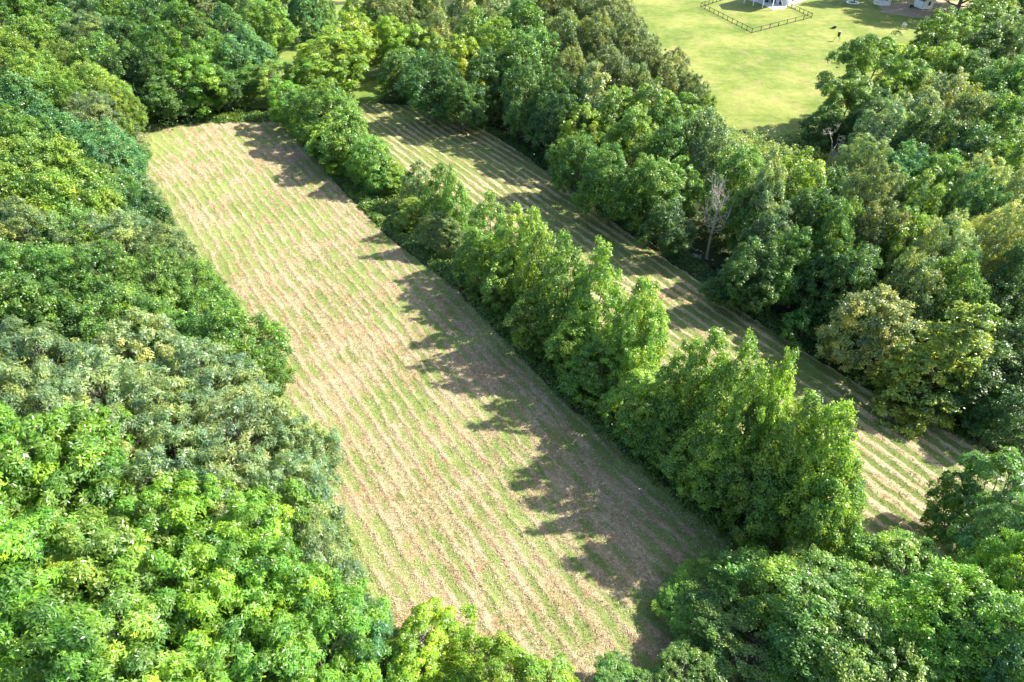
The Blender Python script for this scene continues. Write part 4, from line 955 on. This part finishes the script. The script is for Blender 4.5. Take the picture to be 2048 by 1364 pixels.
MB().add(p+[(0, 0, 4.1)], [(i, (i+1) % 8, 8) for i in range(8)]+[tuple(range(8))[::-1]]).build('roof', 'roofing', gz)
gt = empty('gazebo_table', (gx_, gy_, .362)); tag(gt, 'small dark round table inside the white gazebo', 'table')
MB().tube([(0, 0, .70), (0, 0, .75)], [.5, .5], 12).build('tabletop', 'dark_metal', gt); MB().tube([(0, 0, 0), (0, 0, .698)], [.06, .06], 8).build('leg', 'dark_metal', gt)
# white ring round the lawn tree
x, y, _ = at(1705, 6.0); rg_ = empty('tree_ring', (x, y, .06)); tag(rg_, 'white ring of edging blocks round a lawn tree at the top border', 'edging')
for i in range(22):
    a = 2*PI*i/22; b_ = MB().box(-.26, .26, -.3, .3, 0, .22).build('block', 'white_paint', rg_) if i == 0 else link('block', blk, rg_)
    blk = b_.data; b_.location = (1.75*math.cos(a), 1.75*math.sin(a), 0); b_.rotation_euler = (0, 0, a+PI/2)
# feeder
x, y, _ = at(1674, 83); fd = empty('game_feeder', (x, y, .06)); tag(fd, 'black barrel feeder on tall tripod legs standing on the sunny lawn', 'feeder')
MB().tube([(0, 0, 1.45), (0, 0, 2.55)], [.36, .36], 14).build('barrel', 'dark_metal', fd)
MB().tube([(0, 0, 1.15), (0, 0, 1.448)], [.1, .33], 12).build('funnel', 'dark_metal', fd)
MB().tube([(0, 0, 2.553), (0, 0, 2.63), (0, 0, 2.72)], [.39, .39, .2], 14).build('lid', 'stone', fd)
for i in range(3):
    a = 2*PI*i/3+.5; MB().tube([(1.05*math.cos(a), 1.05*math.sin(a), -.05), (.37*math.cos(a), .37*math.sin(a), 2.2)], [.035, .035], 6).build('leg', 'dark_metal', fd)
# fire pit
x, y, _ = at(1667.5, 57); fp = empty('fire_pit', (x, y, .06)); tag(fp, 'dark round fire pit on the lawn next to the tripod feeder', 'fire pit')
mb = MB(); k = 16
for (r_, z_) in ((.45, 0), (.72, .5), (.78, .52), (.66, .50), (.4, .2)):
    mb.v += [(r_*math.cos(2*PI*i/k), r_*math.sin(2*PI*i/k), z_) for i in range(k)]
for q in range(4): mb.f += [(q*k+i, q*k+(i+1) % k, (q+1)*k+(i+1) % k, (q+1)*k+i) for i in range(k)]
mb.f.append(tuple(4*k+i for i in range(k))); mb.build('bowl', 'dark_metal', fp)
for i in range(3):
    a = 2*PI*i/3; MB().box(.55*math.cos(a)-.04, .55*math.cos(a)+.04, .55*math.sin(a)-.04, .55*math.sin(a)+.04, -.02, .2).build('leg', 'dark_metal', fp)
# pale stone at the lawn's lower edge
x, y, _ = at(1541.5, 262); rg2 = random.Random(4); p = []
for (z_, r_) in ((0, .5), (.16, .45), (.27, .2)): p += [(r_*math.cos(i*PI/4)*rg2.uniform(.8, 1.15), r_*.7*math.sin(i*PI/4)*rg2.uniform(.8, 1.15), z_) for i in range(8)]
mb = MB().add(p, [(i, (i+1) % 8, (i+1) % 8+8, i+8) for i in range(8)]+[(8+i, 8+(i+1) % 8, 16+(i+1) % 8, 16+i) for i in range(8)]+[tuple(range(16, 24))])
o = mb.build('boulder', 'stone'); o.location = (x, y, .055); tag(o, 'small pale stone lying on the lower end of the lawn', 'stone')
